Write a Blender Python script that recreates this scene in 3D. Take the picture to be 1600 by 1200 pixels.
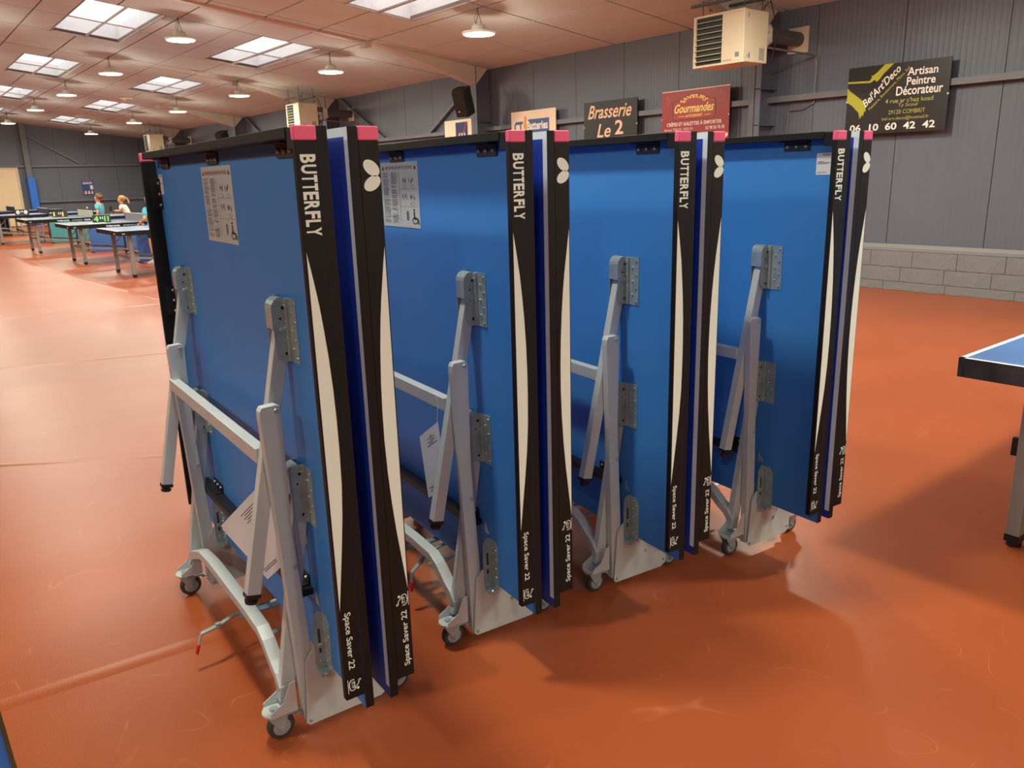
import bpy, math, random
from mathutils import Vector, Matrix
R = math.radians
for o in list(bpy.data.objects): bpy.data.objects.remove(o)
scn = bpy.context.scene
C = scn.collection
random.seed(7)

# ---------------------------------------------------------------- camera
CAMH = 1.4677
cam_d = bpy.data.cameras.new('camera')
cam = bpy.data.objects.new('camera', cam_d); C.objects.link(cam)
cam_d.sensor_fit = 'HORIZONTAL'; cam_d.sensor_width = 36.0
cam_d.lens = 36.0 * 1236.25 / 1600.0
cam_d.clip_start = 0.05; cam_d.clip_end = 200
cam.matrix_world = (Matrix.Translation((0, 0, CAMH)) @ Matrix.Rotation(R(-38.064), 4, 'Z')
                    @ Matrix.Rotation(R(90 - 14.854), 4, 'X') @ Matrix.Rotation(R(-1.623), 4, 'Z'))
scn.camera = cam
# ---------------------------------------------------------------- world, exposure
w = bpy.data.worlds.new('world'); scn.world = w; w.use_nodes = True
w.node_tree.nodes['Background'].inputs[0].default_value = (0.75, 0.85, 1.0, 1)
w.node_tree.nodes['Background'].inputs[1].default_value = 0.5
scn.view_settings.view_transform = 'Standard'
scn.view_settings.look = 'None'
scn.view_settings.gamma = 1.0
scn.view_settings.use_curve_mapping = False
scn.view_settings.exposure = 0.0
LAMP_W = 80.0            # watts of each high bay lamp
LAMP_COL = (1.0, 0.95, 0.76)
CEIL_FILL_W = 34.0            # watts of the fill light added under each lamp for the ceiling
SKY_E = 1.9              # emission of the skylight domes

# ---------------------------------------------------------------- room numbers
XW, XL, YE, YB = 9.442, -13.4, 37.0, -16.0
RIDGE = -1.98
SL = 0.12
ZE = 3.36
def zc(x):
    return ZE + SL * (XW - x) if x >= RIDGE else ZE + SL * (XW - RIDGE) - SL * (RIDGE - x)

# ---------------------------------------------------------------- materials
def s2l(c):
    return tuple(((v / 255.0) / 12.92 if v / 255.0 <= 0.04045 else ((v / 255.0 + 0.055) / 1.055) ** 2.4) for v in c) + (1,)
MATS = {}
def mat(name, col, rough=0.5, metal=0.0, var=0.06, scale=6.0, bump=0.0, bscale=60.0, spec=0.5, emit=None, es=0.0, coat=0.0, det=3.0):
    if name in MATS: return MATS[name]
    m = bpy.data.materials.new(name); m.use_nodes = True
    nt = m.node_tree; N = nt.nodes; L = nt.links
    b = N['Principled BSDF']
    b.inputs['Roughness'].default_value = rough
    b.inputs['Metallic'].default_value = metal
    b.inputs['Specular IOR Level'].default_value = spec
    b.inputs['Coat Weight'].default_value = coat
    c = s2l(col)
    tc = N.new('ShaderNodeTexCoord')
    if var > 0:
        no = N.new('ShaderNodeTexNoise'); no.inputs['Scale'].default_value = scale; no.inputs['Detail'].default_value = det
        L.new(tc.outputs['Object'], no.inputs['Vector'])
        rp = N.new('ShaderNodeValToRGB')
        rp.color_ramp.elements[0].position = 0.3; rp.color_ramp.elements[1].position = 0.7
        rp.color_ramp.elements[0].color = tuple(v * (1 - var) for v in c[:3]) + (1,)
        rp.color_ramp.elements[1].color = tuple(min(1, v * (1 + var)) for v in c[:3]) + (1,)
        L.new(no.outputs['Fac'], rp.inputs['Fac']); L.new(rp.outputs['Color'], b.inputs['Base Color'])
    else:
        b.inputs['Base Color'].default_value = c
    if bump > 0:
        nb = N.new('ShaderNodeTexNoise'); nb.inputs['Scale'].default_value = bscale; nb.inputs['Detail'].default_value = 4
        L.new(tc.outputs['Object'], nb.inputs['Vector'])
        bp = N.new('ShaderNodeBump'); bp.inputs['Strength'].default_value = bump; bp.inputs['Distance'].default_value = 0.01
        L.new(nb.outputs['Fac'], bp.inputs['Height']); L.new(bp.outputs['Normal'], b.inputs['Normal'])
    if emit:
        b.inputs['Emission Color'].default_value = s2l(emit); b.inputs['Emission Strength'].default_value = es
    MATS[name] = m
    return m

UNDER = mat('blue_underside', (55, 128, 208), 0.48, var=0.02, spec=.35)
PLAY = mat('blue_playing_surface', (14, 52, 165), 0.55, var=0.03)
LINE = mat('white_table_line', (205, 220, 232), 0.5, var=0.02)
BLACK = mat('black_apron', (17, 18, 20), 0.52, var=0.08, bump=0.02, bscale=400, spec=.3)
PINK = mat('pink_corner_cap', (238, 100, 146), 0.45, var=0.03)
WPRINT = mat('cream_white_print', (228, 244, 240), 0.5, var=0.0)
STEEL = mat('silver_painted_steel', (186, 196, 200), 0.4, metal=0.12, var=0.03, bump=0.01, bscale=500)
ZINC = mat('zinc_plated_steel', (158, 178, 184), 0.3, metal=0.45, var=0.14, scale=25)
BPLAS = mat('black_plastic', (22, 22, 24), 0.45, var=0.05)
RUBBER = mat('dark_grey_rubber', (58, 58, 60), 0.6, var=0.05)
HUB = mat('grey_plastic_hub', (150, 152, 158), 0.45, var=0.03)
RED = mat('red_rubber_tip', (185, 18, 30), 0.35, var=0.03)
PAPER = mat('white_paper', (222, 224, 232), 0.8, var=0.02)
STICK = mat('pale_sticker', (176, 184, 190), 0.55, var=0.02)
INK = mat('dark_ink', (60, 62, 74), 0.7, var=0.0)
INKB = mat('black_ink', (20, 20, 24), 0.7, var=0.0)
INKR = mat('red_brown_ink', (120, 44, 54), 0.7, var=0.0)
WALLM = None

# ---------------------------------------------------------------- mesh builder
class MB:
    def __init__(s): s.v = []; s.f = []; s.m = []; s.g = []
    def add(s, vs, fs, mi=0):
        n = len(s.v); s.v += [tuple(v) for v in vs]
        for f in fs: s.f.append(tuple(i + n for i in f)); s.m.append(mi)
        return s
    def box(s, a, b, mi=0, M=None):
        (x0, y0, z0), (x1, y1, z1) = a, b
        vs = [(x0, y0, z0), (x1, y0, z0), (x1, y1, z0), (x0, y1, z0), (x0, y0, z1), (x1, y0, z1), (x1, y1, z1), (x0, y1, z1)]
        if M: vs = [M @ Vector(v) for v in vs]
        mis = mi if isinstance(mi, (list, tuple)) else [mi] * 6
        for f, k in zip([(0, 3, 2, 1), (4, 5, 6, 7), (0, 1, 5, 4), (1, 2, 6, 5), (2, 3, 7, 6), (3, 0, 4, 7)], mis):
            n = len(s.v)
            s.f.append(f if False else tuple(i + n for i in f)); s.m.append(k)
        s.v += [tuple(v) for v in vs]
        # faces above all used the same offset
        return s
    def prism(s, pts, fn0, fn1, mi=0):
        """pts 2-D polygon; fn0/fn1 map (a,b)->3-D for the two caps"""
        n = len(pts)
        vs = [fn0(*p) for p in pts] + [fn1(*p) for p in pts]
        fs = [tuple(range(n))[::-1], tuple(range(n, 2 * n))] + [(i, (i + 1) % n, n + (i + 1) % n, n + i) for i in range(n)]
        return s.add(vs, fs, mi)
    def vz(s, pts, u0, u1, mi=0):      # polygon in x(v),z extruded along y(u)
        return s.prism(pts, lambda a, b: (a, u0, b), lambda a, b: (a, u1, b), mi)
    def cyl(s, p0, p1, r0, r1=None, n=12, mi=0, caps=True):
        p0, p1 = Vector(p0), Vector(p1); r1 = r0 if r1 is None else r1
        d = (p1 - p0).normalized(); a = d.orthogonal().normalized(); b = d.cross(a)
        vs = [p0 + (a * math.cos(t) + b * math.sin(t)) * r0 for t in [2 * math.pi * i / n for i in range(n)]]
        vs += [p1 + (a * math.cos(t) + b * math.sin(t)) * r1 for t in [2 * math.pi * i / n for i in range(n)]]
        fs = [(i, (i + 1) % n, n + (i + 1) % n, n + i) for i in range(n)]
        if caps: fs += [tuple(range(n))[::-1], tuple(range(n, 2 * n))]
        return s.add(vs, fs, mi)
    def lathe(s, p0, axis, prof, n=24, mi=0):   # prof: (distance along axis, radius)
        p0 = Vector(p0); d = Vector(axis).normalized(); a = d.orthogonal().normalized(); b = d.cross(a)
        vs = []
        for (t, r) in prof:
            for i in range(n):
                q = 2 * math.pi * i / n
                vs.append(p0 + d * t + (a * math.cos(q) + b * math.sin(q)) * max(r, 1e-5))
        fs = []
        for k in range(len(prof) - 1):
            for i in range(n):
                fs.append((k * n + i, k * n + (i + 1) % n, (k + 1) * n + (i + 1) % n, (k + 1) * n + i))
        fs += [tuple(range(n))[::-1], tuple(range((len(prof) - 1) * n, len(prof) * n))]
        return s.add(vs, fs, mi)
    def bar(s, p0, p1, w, h, up=(0, 0, 1), mi=0):   # rectangular bar, w across, h along up
        p0, p1 = Vector(p0), Vector(p1); d = (p1 - p0).normalized()
        u = Vector(up); u = (u - d * u.dot(d)).normalized(); a = d.cross(u)
        vs = []
        for p in (p0, p1):
            for (i, j) in ((-1, -1), (1, -1), (1, 1), (-1, 1)): vs.append(p + a * (i * w / 2) + u * (j * h / 2))
        return s.add(vs, [(0, 1, 2, 3), (7, 6, 5, 4), (0, 4, 5, 1), (1, 5, 6, 2), (2, 6, 7, 3), (3, 7, 4, 0)], mi)
    def sweep(s, pts, w, h, up=(0, 0, 1), mi=0):
        pts = [Vector(p) for p in pts]; vs = []; n = len(pts)
        for k, p in enumerate(pts):
            d = (pts[min(k + 1, n - 1)] - pts[max(k - 1, 0)]).normalized()
            u = Vector(up); u = (u - d * u.dot(d)).normalized(); a = d.cross(u)
            for (i, j) in ((-1, -1), (1, -1), (1, 1), (-1, 1)): vs.append(p + a * (i * w / 2) + u * (j * h / 2))
        fs = [(0, 1, 2, 3), tuple(4 * n - 4 + i for i in (3, 2, 1, 0))]
        for k in range(n - 1):
            for i in range(4):
                fs.append((4 * k + i, 4 * k + 4 + i, 4 * k + 4 + (i + 1) % 4, 4 * k + (i + 1) % 4))
        return s.add(vs, fs, mi)
    def tube(s, pts, r, n=8, mi=0):
        pts = [Vector(p) for p in pts]
        a = None; vs = []
        for k, p in enumerate(pts):
            d = (pts[min(k + 1, len(pts) - 1)] - pts[max(k - 1, 0)]).normalized()
            a = d.orthogonal().normalized() if a is None else (a - d * a.dot(d)).normalized()
            b = d.cross(a)
            for i in range(n):
                q = 2 * math.pi * i / n; vs.append(p + (a * math.cos(q) + b * math.sin(q)) * r)
        fs = [tuple(range(n))[::-1], tuple(range((len(pts) - 1) * n, len(pts) * n))]
        for k in range(len(pts) - 1):
            for i in range(n): fs.append((k * n + i, k * n + (i + 1) % n, (k + 1) * n + (i + 1) % n, (k + 1) * n + i))
        return s.add(vs, fs, mi)
    def mirror(s):
        s.v = [(-x, y, z) for x, y, z in s.v]; s.f = [f[::-1] for f in s.f]; return s
    def mesh(s, name, mats):
        me = bpy.data.meshes.new(name); me.from_pydata(s.v, [], s.f)
        for m in (mats if isinstance(mats, (list, tuple)) else [mats]): me.materials.append(m)
        me.polygons.foreach_set('material_index', s.m)
        me.validate(); me.update()
        import bmesh as _b
        bm = _b.new(); bm.from_mesh(me); _b.ops.recalc_face_normals(bm, faces=bm.faces); bm.to_mesh(me); bm.free()
        return me
    def build(s, name, mats, parent=None, bevel=0.0, smooth=False, loc=None, rot=None, seg=2):
        me = s.mesh(name, mats)
        return place(name, me, parent, bevel, smooth, loc, rot, seg)
def place(name, me, parent=None, bevel=0.0, smooth=False, loc=None, rot=None, seg=2):
    o = bpy.data.objects.new(name, me); C.objects.link(o)
    if parent: o.parent = parent
    if loc: o.location = loc
    if rot: o.rotation_euler = rot
    if smooth:
        me.shade_smooth() if hasattr(me, 'shade_smooth') else None
        if hasattr(me, 'set_sharp_from_angle'): me.set_sharp_from_angle(angle=R(35))
    if bevel > 0:
        b = o.modifiers.new('bevel', 'BEVEL'); b.width = bevel; b.segments = seg; b.limit_method = 'ANGLE'; b.angle_limit = R(40)
    return o
def empty(name, loc=(0, 0, 0), rz=0.0, parent=None):
    o = bpy.data.objects.new(name, None); C.objects.link(o); o.location = loc; o.rotation_euler = (0, 0, rz)
    o.empty_display_size = 0.1
    if parent: o.parent = parent
    return o
def tag(o, label=None, cat=None, group=None, kind=None):
    if label: o['label'] = label
    if cat: o['category'] = cat
    if group: o['group'] = group
    if kind: o['kind'] = kind
    return o
def copy_tree(o, parent=None):
    c = o.copy(); C.objects.link(c)
    if parent: c.parent = parent
    for ch in list(o.children): copy_tree(ch, c)
    return c

# ---------------------------------------------------------------- lettering
_tc = {}
def text_geo(s, bold=0.0, shear=0.0):
    k = (s, bold, shear)
    if k not in _tc:
        cu = bpy.data.curves.new('lettering', 'FONT'); cu.body = s; cu.size = 1.0; cu.offset = bold; cu.shear = shear
        cu.resolution_u = 3; cu.fill_mode = 'BOTH'
        ob = bpy.data.objects.new('lettering', cu); C.objects.link(ob)
        dg = bpy.context.evaluated_depsgraph_get(); dg.update()
        me = bpy.data.meshes.new_from_object(ob.evaluated_get(dg))
        vs = [tuple(v.co) for v in me.vertices]; fs = [tuple(p.vertices) for p in me.polygons]
        bpy.data.objects.remove(ob); bpy.data.curves.remove(cu); bpy.data.meshes.remove(me)
        xs = [v[0] for v in vs]; ys = [v[1] for v in vs]
        x0, x1, y0, y1 = min(xs), max(xs), min(ys), max(ys)
        _tc[k] = ([((x - x0) / (x1 - x0), (y - y0) / (y1 - y0)) for x, y, z in vs], fs)
    return _tc[k]
def add_text(mb, s, O, X, Y, bold=0.0, shear=0.0, mi=0, warp=None):
    """lettering fitted into the parallelogram with corner O and edge vectors X, Y"""
    vs, fs = text_geo(s, bold, shear)
    O, X, Y = Vector(O), Vector(X), Vector(Y)
    if warp: P = [warp(a, b) for a, b in vs]
    else: P = [O + X * a + Y * b for a, b in vs]
    mb.g.append((len(mb.v), len(mb.f)))
    mb.add(P, fs, mi)
    return mb
def split_text(mb):
    out = []; g = mb.g + [(len(mb.v), len(mb.f))]
    pre = MB(); v0, f0 = mb.g[0]; pre.v, pre.f, pre.m = mb.v[:v0], mb.f[:f0], mb.m[:f0]
    if pre.f: out.append(pre)
    for (va, fa), (vb, fb) in zip(g[:-1], g[1:]):
        q = MB(); q.v = mb.v[va:vb]; q.f = [tuple(i - va for i in f) for f in mb.f[fa:fb]]; q.m = mb.m[fa:fb]; out.append(q)
    return out
def flat(mb, pts, mi=0): mb.add(pts, [tuple(range(len(pts)))], mi); return mb
def build_flat(mb, name, mats, parent, loc=None, rot=None):
    if 'lettering' in name and len(mb.g) > 1:
        for q in split_text(mb): o = build_flat(q, name, mats, parent, loc, rot)
        return o
    me = bpy.data.meshes.new(name); me.from_pydata(mb.v, [], mb.f)
    for m in (mats if isinstance(mats, (list, tuple)) else [mats]): me.materials.append(m)
    me.polygons.foreach_set('material_index', mb.m); me.update()
    return place(name, me, parent, loc=loc, rot=rot)

# ================================================================ STRUCTURE
# floor -----------------------------------------------------------
def floor_material():
    m = bpy.data.materials.new('orange_sports_vinyl'); m.use_nodes = True
    nt = m.node_tree; N = nt.nodes; L = nt.links; b = N['Principled BSDF']
    tc = N.new('ShaderNodeTexCoord')
    n1 = N.new('ShaderNodeTexNoise'); n1.inputs['Scale'].default_value = 0.9; n1.inputs['Detail'].default_value = 5
    L.new(tc.outputs['Object'], n1.inputs['Vector'])
    r1 = N.new('ShaderNodeValToRGB'); e = r1.color_ramp.elements
    e[0].position = 0.3; e[1].position = 0.72
    e[0].color = s2l((150, 75, 40)); e[1].color = s2l((161, 82, 46))
    L.new(n1.outputs['Fac'], r1.inputs['Fac'])
    # scuffs: thin light curved scratches and speckles
    mp = N.new('ShaderNodeMapping'); mp.inputs['Scale'].default_value = (1, 1, 1); L.new(tc.outputs['Object'], mp.inputs['Vector'])
    n2 = N.new('ShaderNodeTexNoise'); n2.inputs['Scale'].default_value = 2.3; n2.inputs['Detail'].default_value = 1
    n2.inputs['Distortion'].default_value = 0.5
    L.new(mp.outputs['Vector'], n2.inputs['Vector'])
    def band(c, wd):
        a = N.new('ShaderNodeMath'); a.operation = 'SUBTRACT'; a.inputs[1].default_value = c; L.new(n2.outputs['Fac'], a.inputs[0])
        ab = N.new('ShaderNodeMath'); ab.operation = 'ABSOLUTE'; L.new(a.outputs[0], ab.inputs[0])
        mr = N.new('ShaderNodeMapRange'); mr.inputs['From Min'].default_value = 0; mr.inputs['From Max'].default_value = wd
        mr.inputs['To Min'].default_value = 1; mr.inputs['To Max'].default_value = 0; L.new(ab.outputs[0], mr.inputs['Value'])
        return mr.outputs[0]
    n3 = N.new('ShaderNodeTexNoise'); n3.inputs['Scale'].default_value = 6; n3.inputs['Detail'].default_value = 3
    L.new(tc.outputs['Object'], n3.inputs['Vector'])
    g = N.new('ShaderNodeMapRange'); g.inputs['From Min'].default_value = 0.50; g.inputs['From Max'].default_value = 0.64; L.new(n3.outputs['Fac'], g.inputs['Value'])
    mx = N.new('ShaderNodeMath'); mx.operation = 'MAXIMUM'; L.new(band(0.42, 0.006), mx.inputs[0]); L.new(band(0.57, 0.005), mx.inputs[1])
    mu = N.new('ShaderNodeMath'); mu.operation = 'MULTIPLY'; L.new(mx.outputs[0], mu.inputs[0]); L.new(g.outputs[0], mu.inputs[1])
    vo = N.new('ShaderNodeTexVoronoi'); vo.inputs['Scale'].default_value = 9; L.new(tc.outputs['Object'], vo.inputs['Vector'])
    sp = N.new('ShaderNodeMapRange'); sp.inputs['From Min'].default_value = 0.0; sp.inputs['From Max'].default_value = 0.035
    sp.inputs['To Min'].default_value = 1; sp.inputs['To Max'].default_value = 0; L.new(vo.outputs['Distance'], sp.inputs['Value'])
    s2 = N.new('ShaderNodeMath'); s2.operation = 'ADD'; s2.use_clamp = True; L.new(mu.outputs[0], s2.inputs[0]); L.new(sp.outputs[0], s2.inputs[1])
    s3 = N.new('ShaderNodeMath'); s3.operation = 'MULTIPLY'; s3.inputs[1].default_value = 0.18; L.new(s2.outputs[0], s3.inputs[0])
    mix = N.new('ShaderNodeMix'); mix.data_type = 'RGBA'; L.new(s3.outputs[0], mix.inputs['Factor'])
    L.new(r1.outputs['Color'], mix.inputs[6]); mix.inputs[7].default_value = s2l((225, 150, 115)); L.new(mix.outputs[2], b.inputs['Base Color'])
    b.inputs['Specular IOR Level'].default_value = 0.22; b.inputs['Coat Weight'].default_value = 0.05; b.inputs['Coat Roughness'].default_value = 0.16
    rr = N.new('ShaderNodeMapRange'); rr.inputs['To Min'].default_value = 0.30; rr.inputs['To Max'].default_value = 0.38
    n6 = N.new('ShaderNodeTexNoise'); n6.inputs['Scale'].default_value = 0.7; n6.inputs['Detail'].default_value = 1; L.new(tc.outputs['Object'], n6.inputs['Vector']); L.new(n6.outputs['Fac'], rr.inputs['Value']); L.new(rr.outputs[0], b.inputs['Roughness'])
    # relief: fine grain, soft waves of the loose vinyl
    n4 = N.new('ShaderNodeTexNoise'); n4.inputs['Scale'].default_value = 260; n4.inputs['Detail'].default_value = 2; L.new(tc.outputs['Object'], n4.inputs['Vector'])
    mp2 = N.new('ShaderNodeMapping'); mp2.inputs['Scale'].default_value = (0.3, 0.9, 1); mp2.inputs['Rotation'].default_value = (0, 0, 0.08)
    L.new(tc.outputs['Object'], mp2.inputs['Vector'])
    n5 = N.new('ShaderNodeTexNoise'); n5.inputs['Scale'].default_value = 1.5; n5.inputs['Detail'].default_value = 1; L.new(mp2.outputs['Vector'], n5.inputs['Vector'])
    b1 = N.new('ShaderNodeBump'); b1.inputs['Strength'].default_value = 0.22; b1.inputs['Distance'].default_value = 0.06; L.new(n5.outputs['Fac'], b1.inputs['Height'])
    b2 = N.new('ShaderNodeBump'); b2.inputs['Strength'].default_value = 0.20; b2.inputs['Distance'].default_value = 0.003; L.new(n4.outputs['Fac'], b2.inputs['Height'])
    L.new(b1.outputs['Normal'], b2.inputs['Normal']); L.new(b2.outputs['Normal'], b.inputs['Normal']); L.new(b2.outputs['Normal'], b.inputs['Coat Normal'])
    return m
FLOORM = floor_material()
fl = MB().box((XL, YB, -0.05), (XW + 0.1, YE + 0.1, 0)).build('floor', FLOORM); tag(fl, kind='structure')
# welded seams of the vinyl sheets, slightly raised ridges
def seam(pts, wd=0.05, h=0.004):
    mb = MB(); n = len(pts)
    for k in range(n - 1):
        a, b = Vector(pts[k] + (0,)), Vector(pts[k + 1] + (0,)); d = (b - a).normalized(); p = Vector((-d.y, d.x, 0)) * wd
        prof = [(-1, 0.0001), (-.5, h * .6), (0, h), (.5, h * .6), (1, 0.0001)]
        vs = [a + p * t + Vector((0, 0, z)) for t, z in prof] + [b + p * t + Vector((0, 0, z)) for t, z in prof]
        mb.add(vs, [(i, i + 1, i + 6, i + 5) for i in range(4)])
    return mb.build('seam', FLOORM, fl, smooth=True)
seam([(-1.0, 2.60), (0.15, 2.52), (0.52, 2.49), (0.75, 2.47)], 0.035, 0.0028)
seam([(-2.0, 6.35), (0.3, 4.98), (1.05, 4.49)], 0.03, 0.003)
seam([(2.38, 20.9), (2.42, 15.5), (2.68, 12.3), (2.9, 9.5)], 0.05, 0.006)
seam([(-1.0, 8.3), (2.5, 7.2)], 0.05, 0.005)
seam([(-1.0, 11.2), (2.8, 10.6)], 0.05, 0.005)

# walls -----------------------------------------------------------
def wall_material():
    m = bpy.data.materials.new('grey_lilac_cladding'); m.use_nodes = True
    nt = m.node_tree; N = nt.nodes; L = nt.links; b = N['Principled BSDF']
    tc = N.new('ShaderNodeTexCoord')
    no = N.new('ShaderNodeTexNoise'); no.inputs['Scale'].default_value = 1.3; L.new(tc.outputs['Object'], no.inputs['Vector'])
    rp = N.new('ShaderNodeValToRGB'); rp.color_ramp.elements[0].color = s2l((89, 97, 112)); rp.color_ramp.elements[1].color = s2l((98, 106, 121))
    L.new(no.outputs['Fac'], rp.inputs['Fac']); L.new(rp.outputs['Color'], b.inputs['Base Color'])
    b.inputs['Roughness'].default_value = 0.48
    wv = N.new('ShaderNodeTexWave'); wv.wave_type = 'BANDS'; wv.bands_direction = 'Y'; wv.inputs['Scale'].default_value = 5.2; wv.inputs['Distortion'].default_value = 0
    wv.wave_profile = 'SIN'
    L.new(tc.outputs['Object'], wv.inputs['Vector'])
    pw = N.new('ShaderNodeMath'); pw.operation = 'POWER'; pw.inputs[1].default_value = 4; L.new(wv.outputs['Fac'], pw.inputs[0])
    bp = N.new('ShaderNodeBump'); bp.inputs['Strength'].default_value = 0.45; bp.inputs['Distance'].default_value = 0.004
    L.new(pw.outputs[0], bp.inputs['Height']); L.new(bp.outputs['Normal'], b.inputs['Normal'])
    return m
WALLM = wall_material()
STEELP = mat('grey_blue_painted_steel', (112, 115, 130), 0.5, var=0.05)
RAILM = mat('grey_painted_rail', (106, 110, 119), 0.5, var=0.05)
JOINT = mat('dark_joint', (48, 49, 54), 0.8, var=0.03)
wr = MB().box((XW + 0.02, YB, 0), (XW + 0.12, YE + 0.1, ZE + 0.1)).build('wall_right', JOINT); tag(wr, kind='structure')
PW = 1.08
pm = MB().box((-0.012, 0.004, 0), (0.02, PW - 0.004, ZE - 0.546), 0).mesh('wall_panel', [WALLM])
y = 3.65 - PW * 18
while y < YE - 0.2:
    o = place('wall_panel', pm, wr, loc=(XW + 0.012, y, 0.546)); y += PW
we = MB().add([(XL, YE + .02, 0), (XW + .1, YE + .02, 0), (XW + .1, YE + .02, ZE), (RIDGE, YE + .02, zc(RIDGE) + .05), (XL, YE + .02, ZE),
               (XL, YE + .1, 0), (XW + .1, YE + .1, 0), (XW + .1, YE + .1, ZE), (RIDGE, YE + .1, zc(RIDGE) + .05), (XL, YE + .1, ZE)],
              [(0, 1, 2, 3, 4), (9, 8, 7, 6, 5), (0, 5, 6, 1), (2, 7, 8, 3), (3, 8, 9, 4)]).build('wall_far', JOINT); tag(we, kind='structure')
ewm = wall_material(); ewm.name = 'grey_lilac_cladding_end'
for nd in ewm.node_tree.nodes:
    if nd.type == 'TEX_WAVE': nd.bands_direction = 'X'
x = XW - PW
while x > 1.0:
    a, b = x + .004, x + PW - .004
    MB().add([(a, 0, 0.02), (b, 0, 0.02), (b, 0, zc(b)), (a, 0, zc(a)), (a, .03, 0.02), (b, .03, 0.02), (b, .03, zc(b)), (a, .03, zc(a))],
             [(0, 1, 2, 3), (7, 6, 5, 4), (0, 4, 5, 1), (1, 5, 6, 2), (3, 7, 4, 0), (2, 6, 7, 3)]).build('wall_panel', ewm, we, loc=(0, YE - .01, 0)); x -= PW
wl = MB().box((XL - .1, YB, 0), (XL, YE, ZE)).build('wall_left', WALLM); tag(wl, kind='structure')
wb = MB().add([(XL, YB, 0), (XW + .1, YB, 0), (XW + .1, YB, ZE), (RIDGE, YB, zc(RIDGE) + .05), (XL, YB, ZE)], [(0, 1, 2, 3, 4)]).build('wall_back', WALLM)
tag(wb, kind='structure')
# block plinth along the right wall
BLK = mat('painted_block', (118, 121, 124), 0.62, var=0.04, scale=5, bump=0.9, bscale=22, det=6)
BLK2 = mat('painted_ledge', (126, 129, 132), 0.6, var=0.03, bump=0.15, bscale=12)
pl = MB().box((XW + .002, YB, 0), (XW + .03, YE, 0.54)).build('baseboard_right', mat('mortar', (112, 115, 118), 0.8, bump=.3)); tag(pl, kind='structure')
courses = [(0.0, .100, 0.65), (.104, .272, .25), (.276, .462, .0)]
BL = 0.5
rest = MB()
for ci, (z0, z1, off) in enumerate(courses):
    Lb = 0.5 if ci else 0.72
    y = YB + off * Lb + (0.4 if ci else 0.09)
    while y < YE - .6:
        dx = random.uniform(-.002, .002)
        if 1.9 < y < 8.2:
            MB().box((-.008, .002, 0), (.02, Lb - .002, z1 - z0)).build('block', BLK, pl, bevel=.004, loc=(XW + dx, y, z0))
        else: rest.box((XW - .008 + dx, y + .003, z0), (XW + .02, y + Lb - .003, z1))
        y += Lb
tag(rest.build('block', BLK, pl), kind='stuff')
MB().prism([(XW - .012, .466), (XW - .012, .50), (XW + .004, .546), (XW + .03, .546), (XW + .03, .466)], lambda a, b: (a, YB, b), lambda a, b: (a, YE, b)).build('ledge', BLK2, pl)

# ceiling ---------------------------------------------------------
TH = math.atan(SL); CP = math.cos(TH)
BACK = mat('dark_grid_backing', (92, 80, 74), 0.7, var=0.03)  # dark brownish backing, seen as the joint lines between tiles
TILE = mat('pale_ceiling_tile', (196, 206, 206), 0.85, var=0.03, scale=2.0, bump=0.12, bscale=40)
cell_x = [6.94 + .872 * k for k in range(-6, 3)] + [XW]
YT = [13.7 + 1.49 * k for k in range(-6, 16)] + [YE]
def in_sky(i_y):    # rows of tiles that hold skylights: k 0-2, 4-6, 8-10, 12-14, -4..-2
    k = i_y - 6
    return k % 4 in (0, 1) and k != 16
skyrows = [(3.05, 4.12), (5.66, 6.70)]
ce = empty('ceiling'); tag(ce, kind='structure')
cb = MB()
def slab(mb, x0, x1, y0, y1, dz0, dz1, mi=0):
    mb.add([(x0, y0, zc(x0) + dz0), (x1, y0, zc(x1) + dz0), (x1, y1, zc(x1) + dz0), (x0, y1, zc(x0) + dz0),
            (x0, y0, zc(x0) + dz1), (x1, y0, zc(x1) + dz1), (x1, y1, zc(x1) + dz1), (x0, y1, zc(x0) + dz1)],
           [(0, 3, 2, 1), (4, 5, 6, 7), (0, 1, 5, 4), (1, 2, 6, 5), (2, 3, 7, 6), (3, 0, 4, 7)], mi)
# backing in strips so that the skylight wells stay open
wells = []
for k in range(-12, 16):
    if k % 4 == 0 and 13.7 + 1.49 * (k + 2) < YE and 13.7 + 1.49 * k > YB:
        y0, y1 = 13.7 + 1.49 * k, 13.7 + 1.49 * (k + 2)
        for (a, b) in [(0.44, 1.50)] * 0 + skyrows: wells.append((a, b, y0, y1))
xs = sorted(set([RIDGE] + [v for p in skyrows for v in p] + [XW + .05]))
for a, b in zip(xs[:-1], xs[1:]):
    if (a, b) in skyrows:
        ys = sorted(set([YB, YE + .1] + [v for w_ in wells if w_[0] == a for v in w_[2:]]))
        for c, d in zip(ys[:-1], ys[1:]):
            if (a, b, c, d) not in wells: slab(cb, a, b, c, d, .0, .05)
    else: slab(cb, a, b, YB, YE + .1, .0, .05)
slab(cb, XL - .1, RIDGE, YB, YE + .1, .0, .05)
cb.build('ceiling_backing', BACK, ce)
tm = {}
def tile(x0, x1, y0, y1):
    k = (round(x1 - x0, 3), round(y1 - y0, 3))
    if k not in tm:
        g = .013
        tm[k] = MB().box((g, g + .004, -.014), (k[0] / CP - g, k[1] - g - .004, .0)).mesh('ceiling_tile', TILE)
    o = place('ceiling_tile', tm[k], ce, loc=(x0, y0, zc(x0)), rot=(0, TH, 0)); return o
restt = MB()
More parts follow.
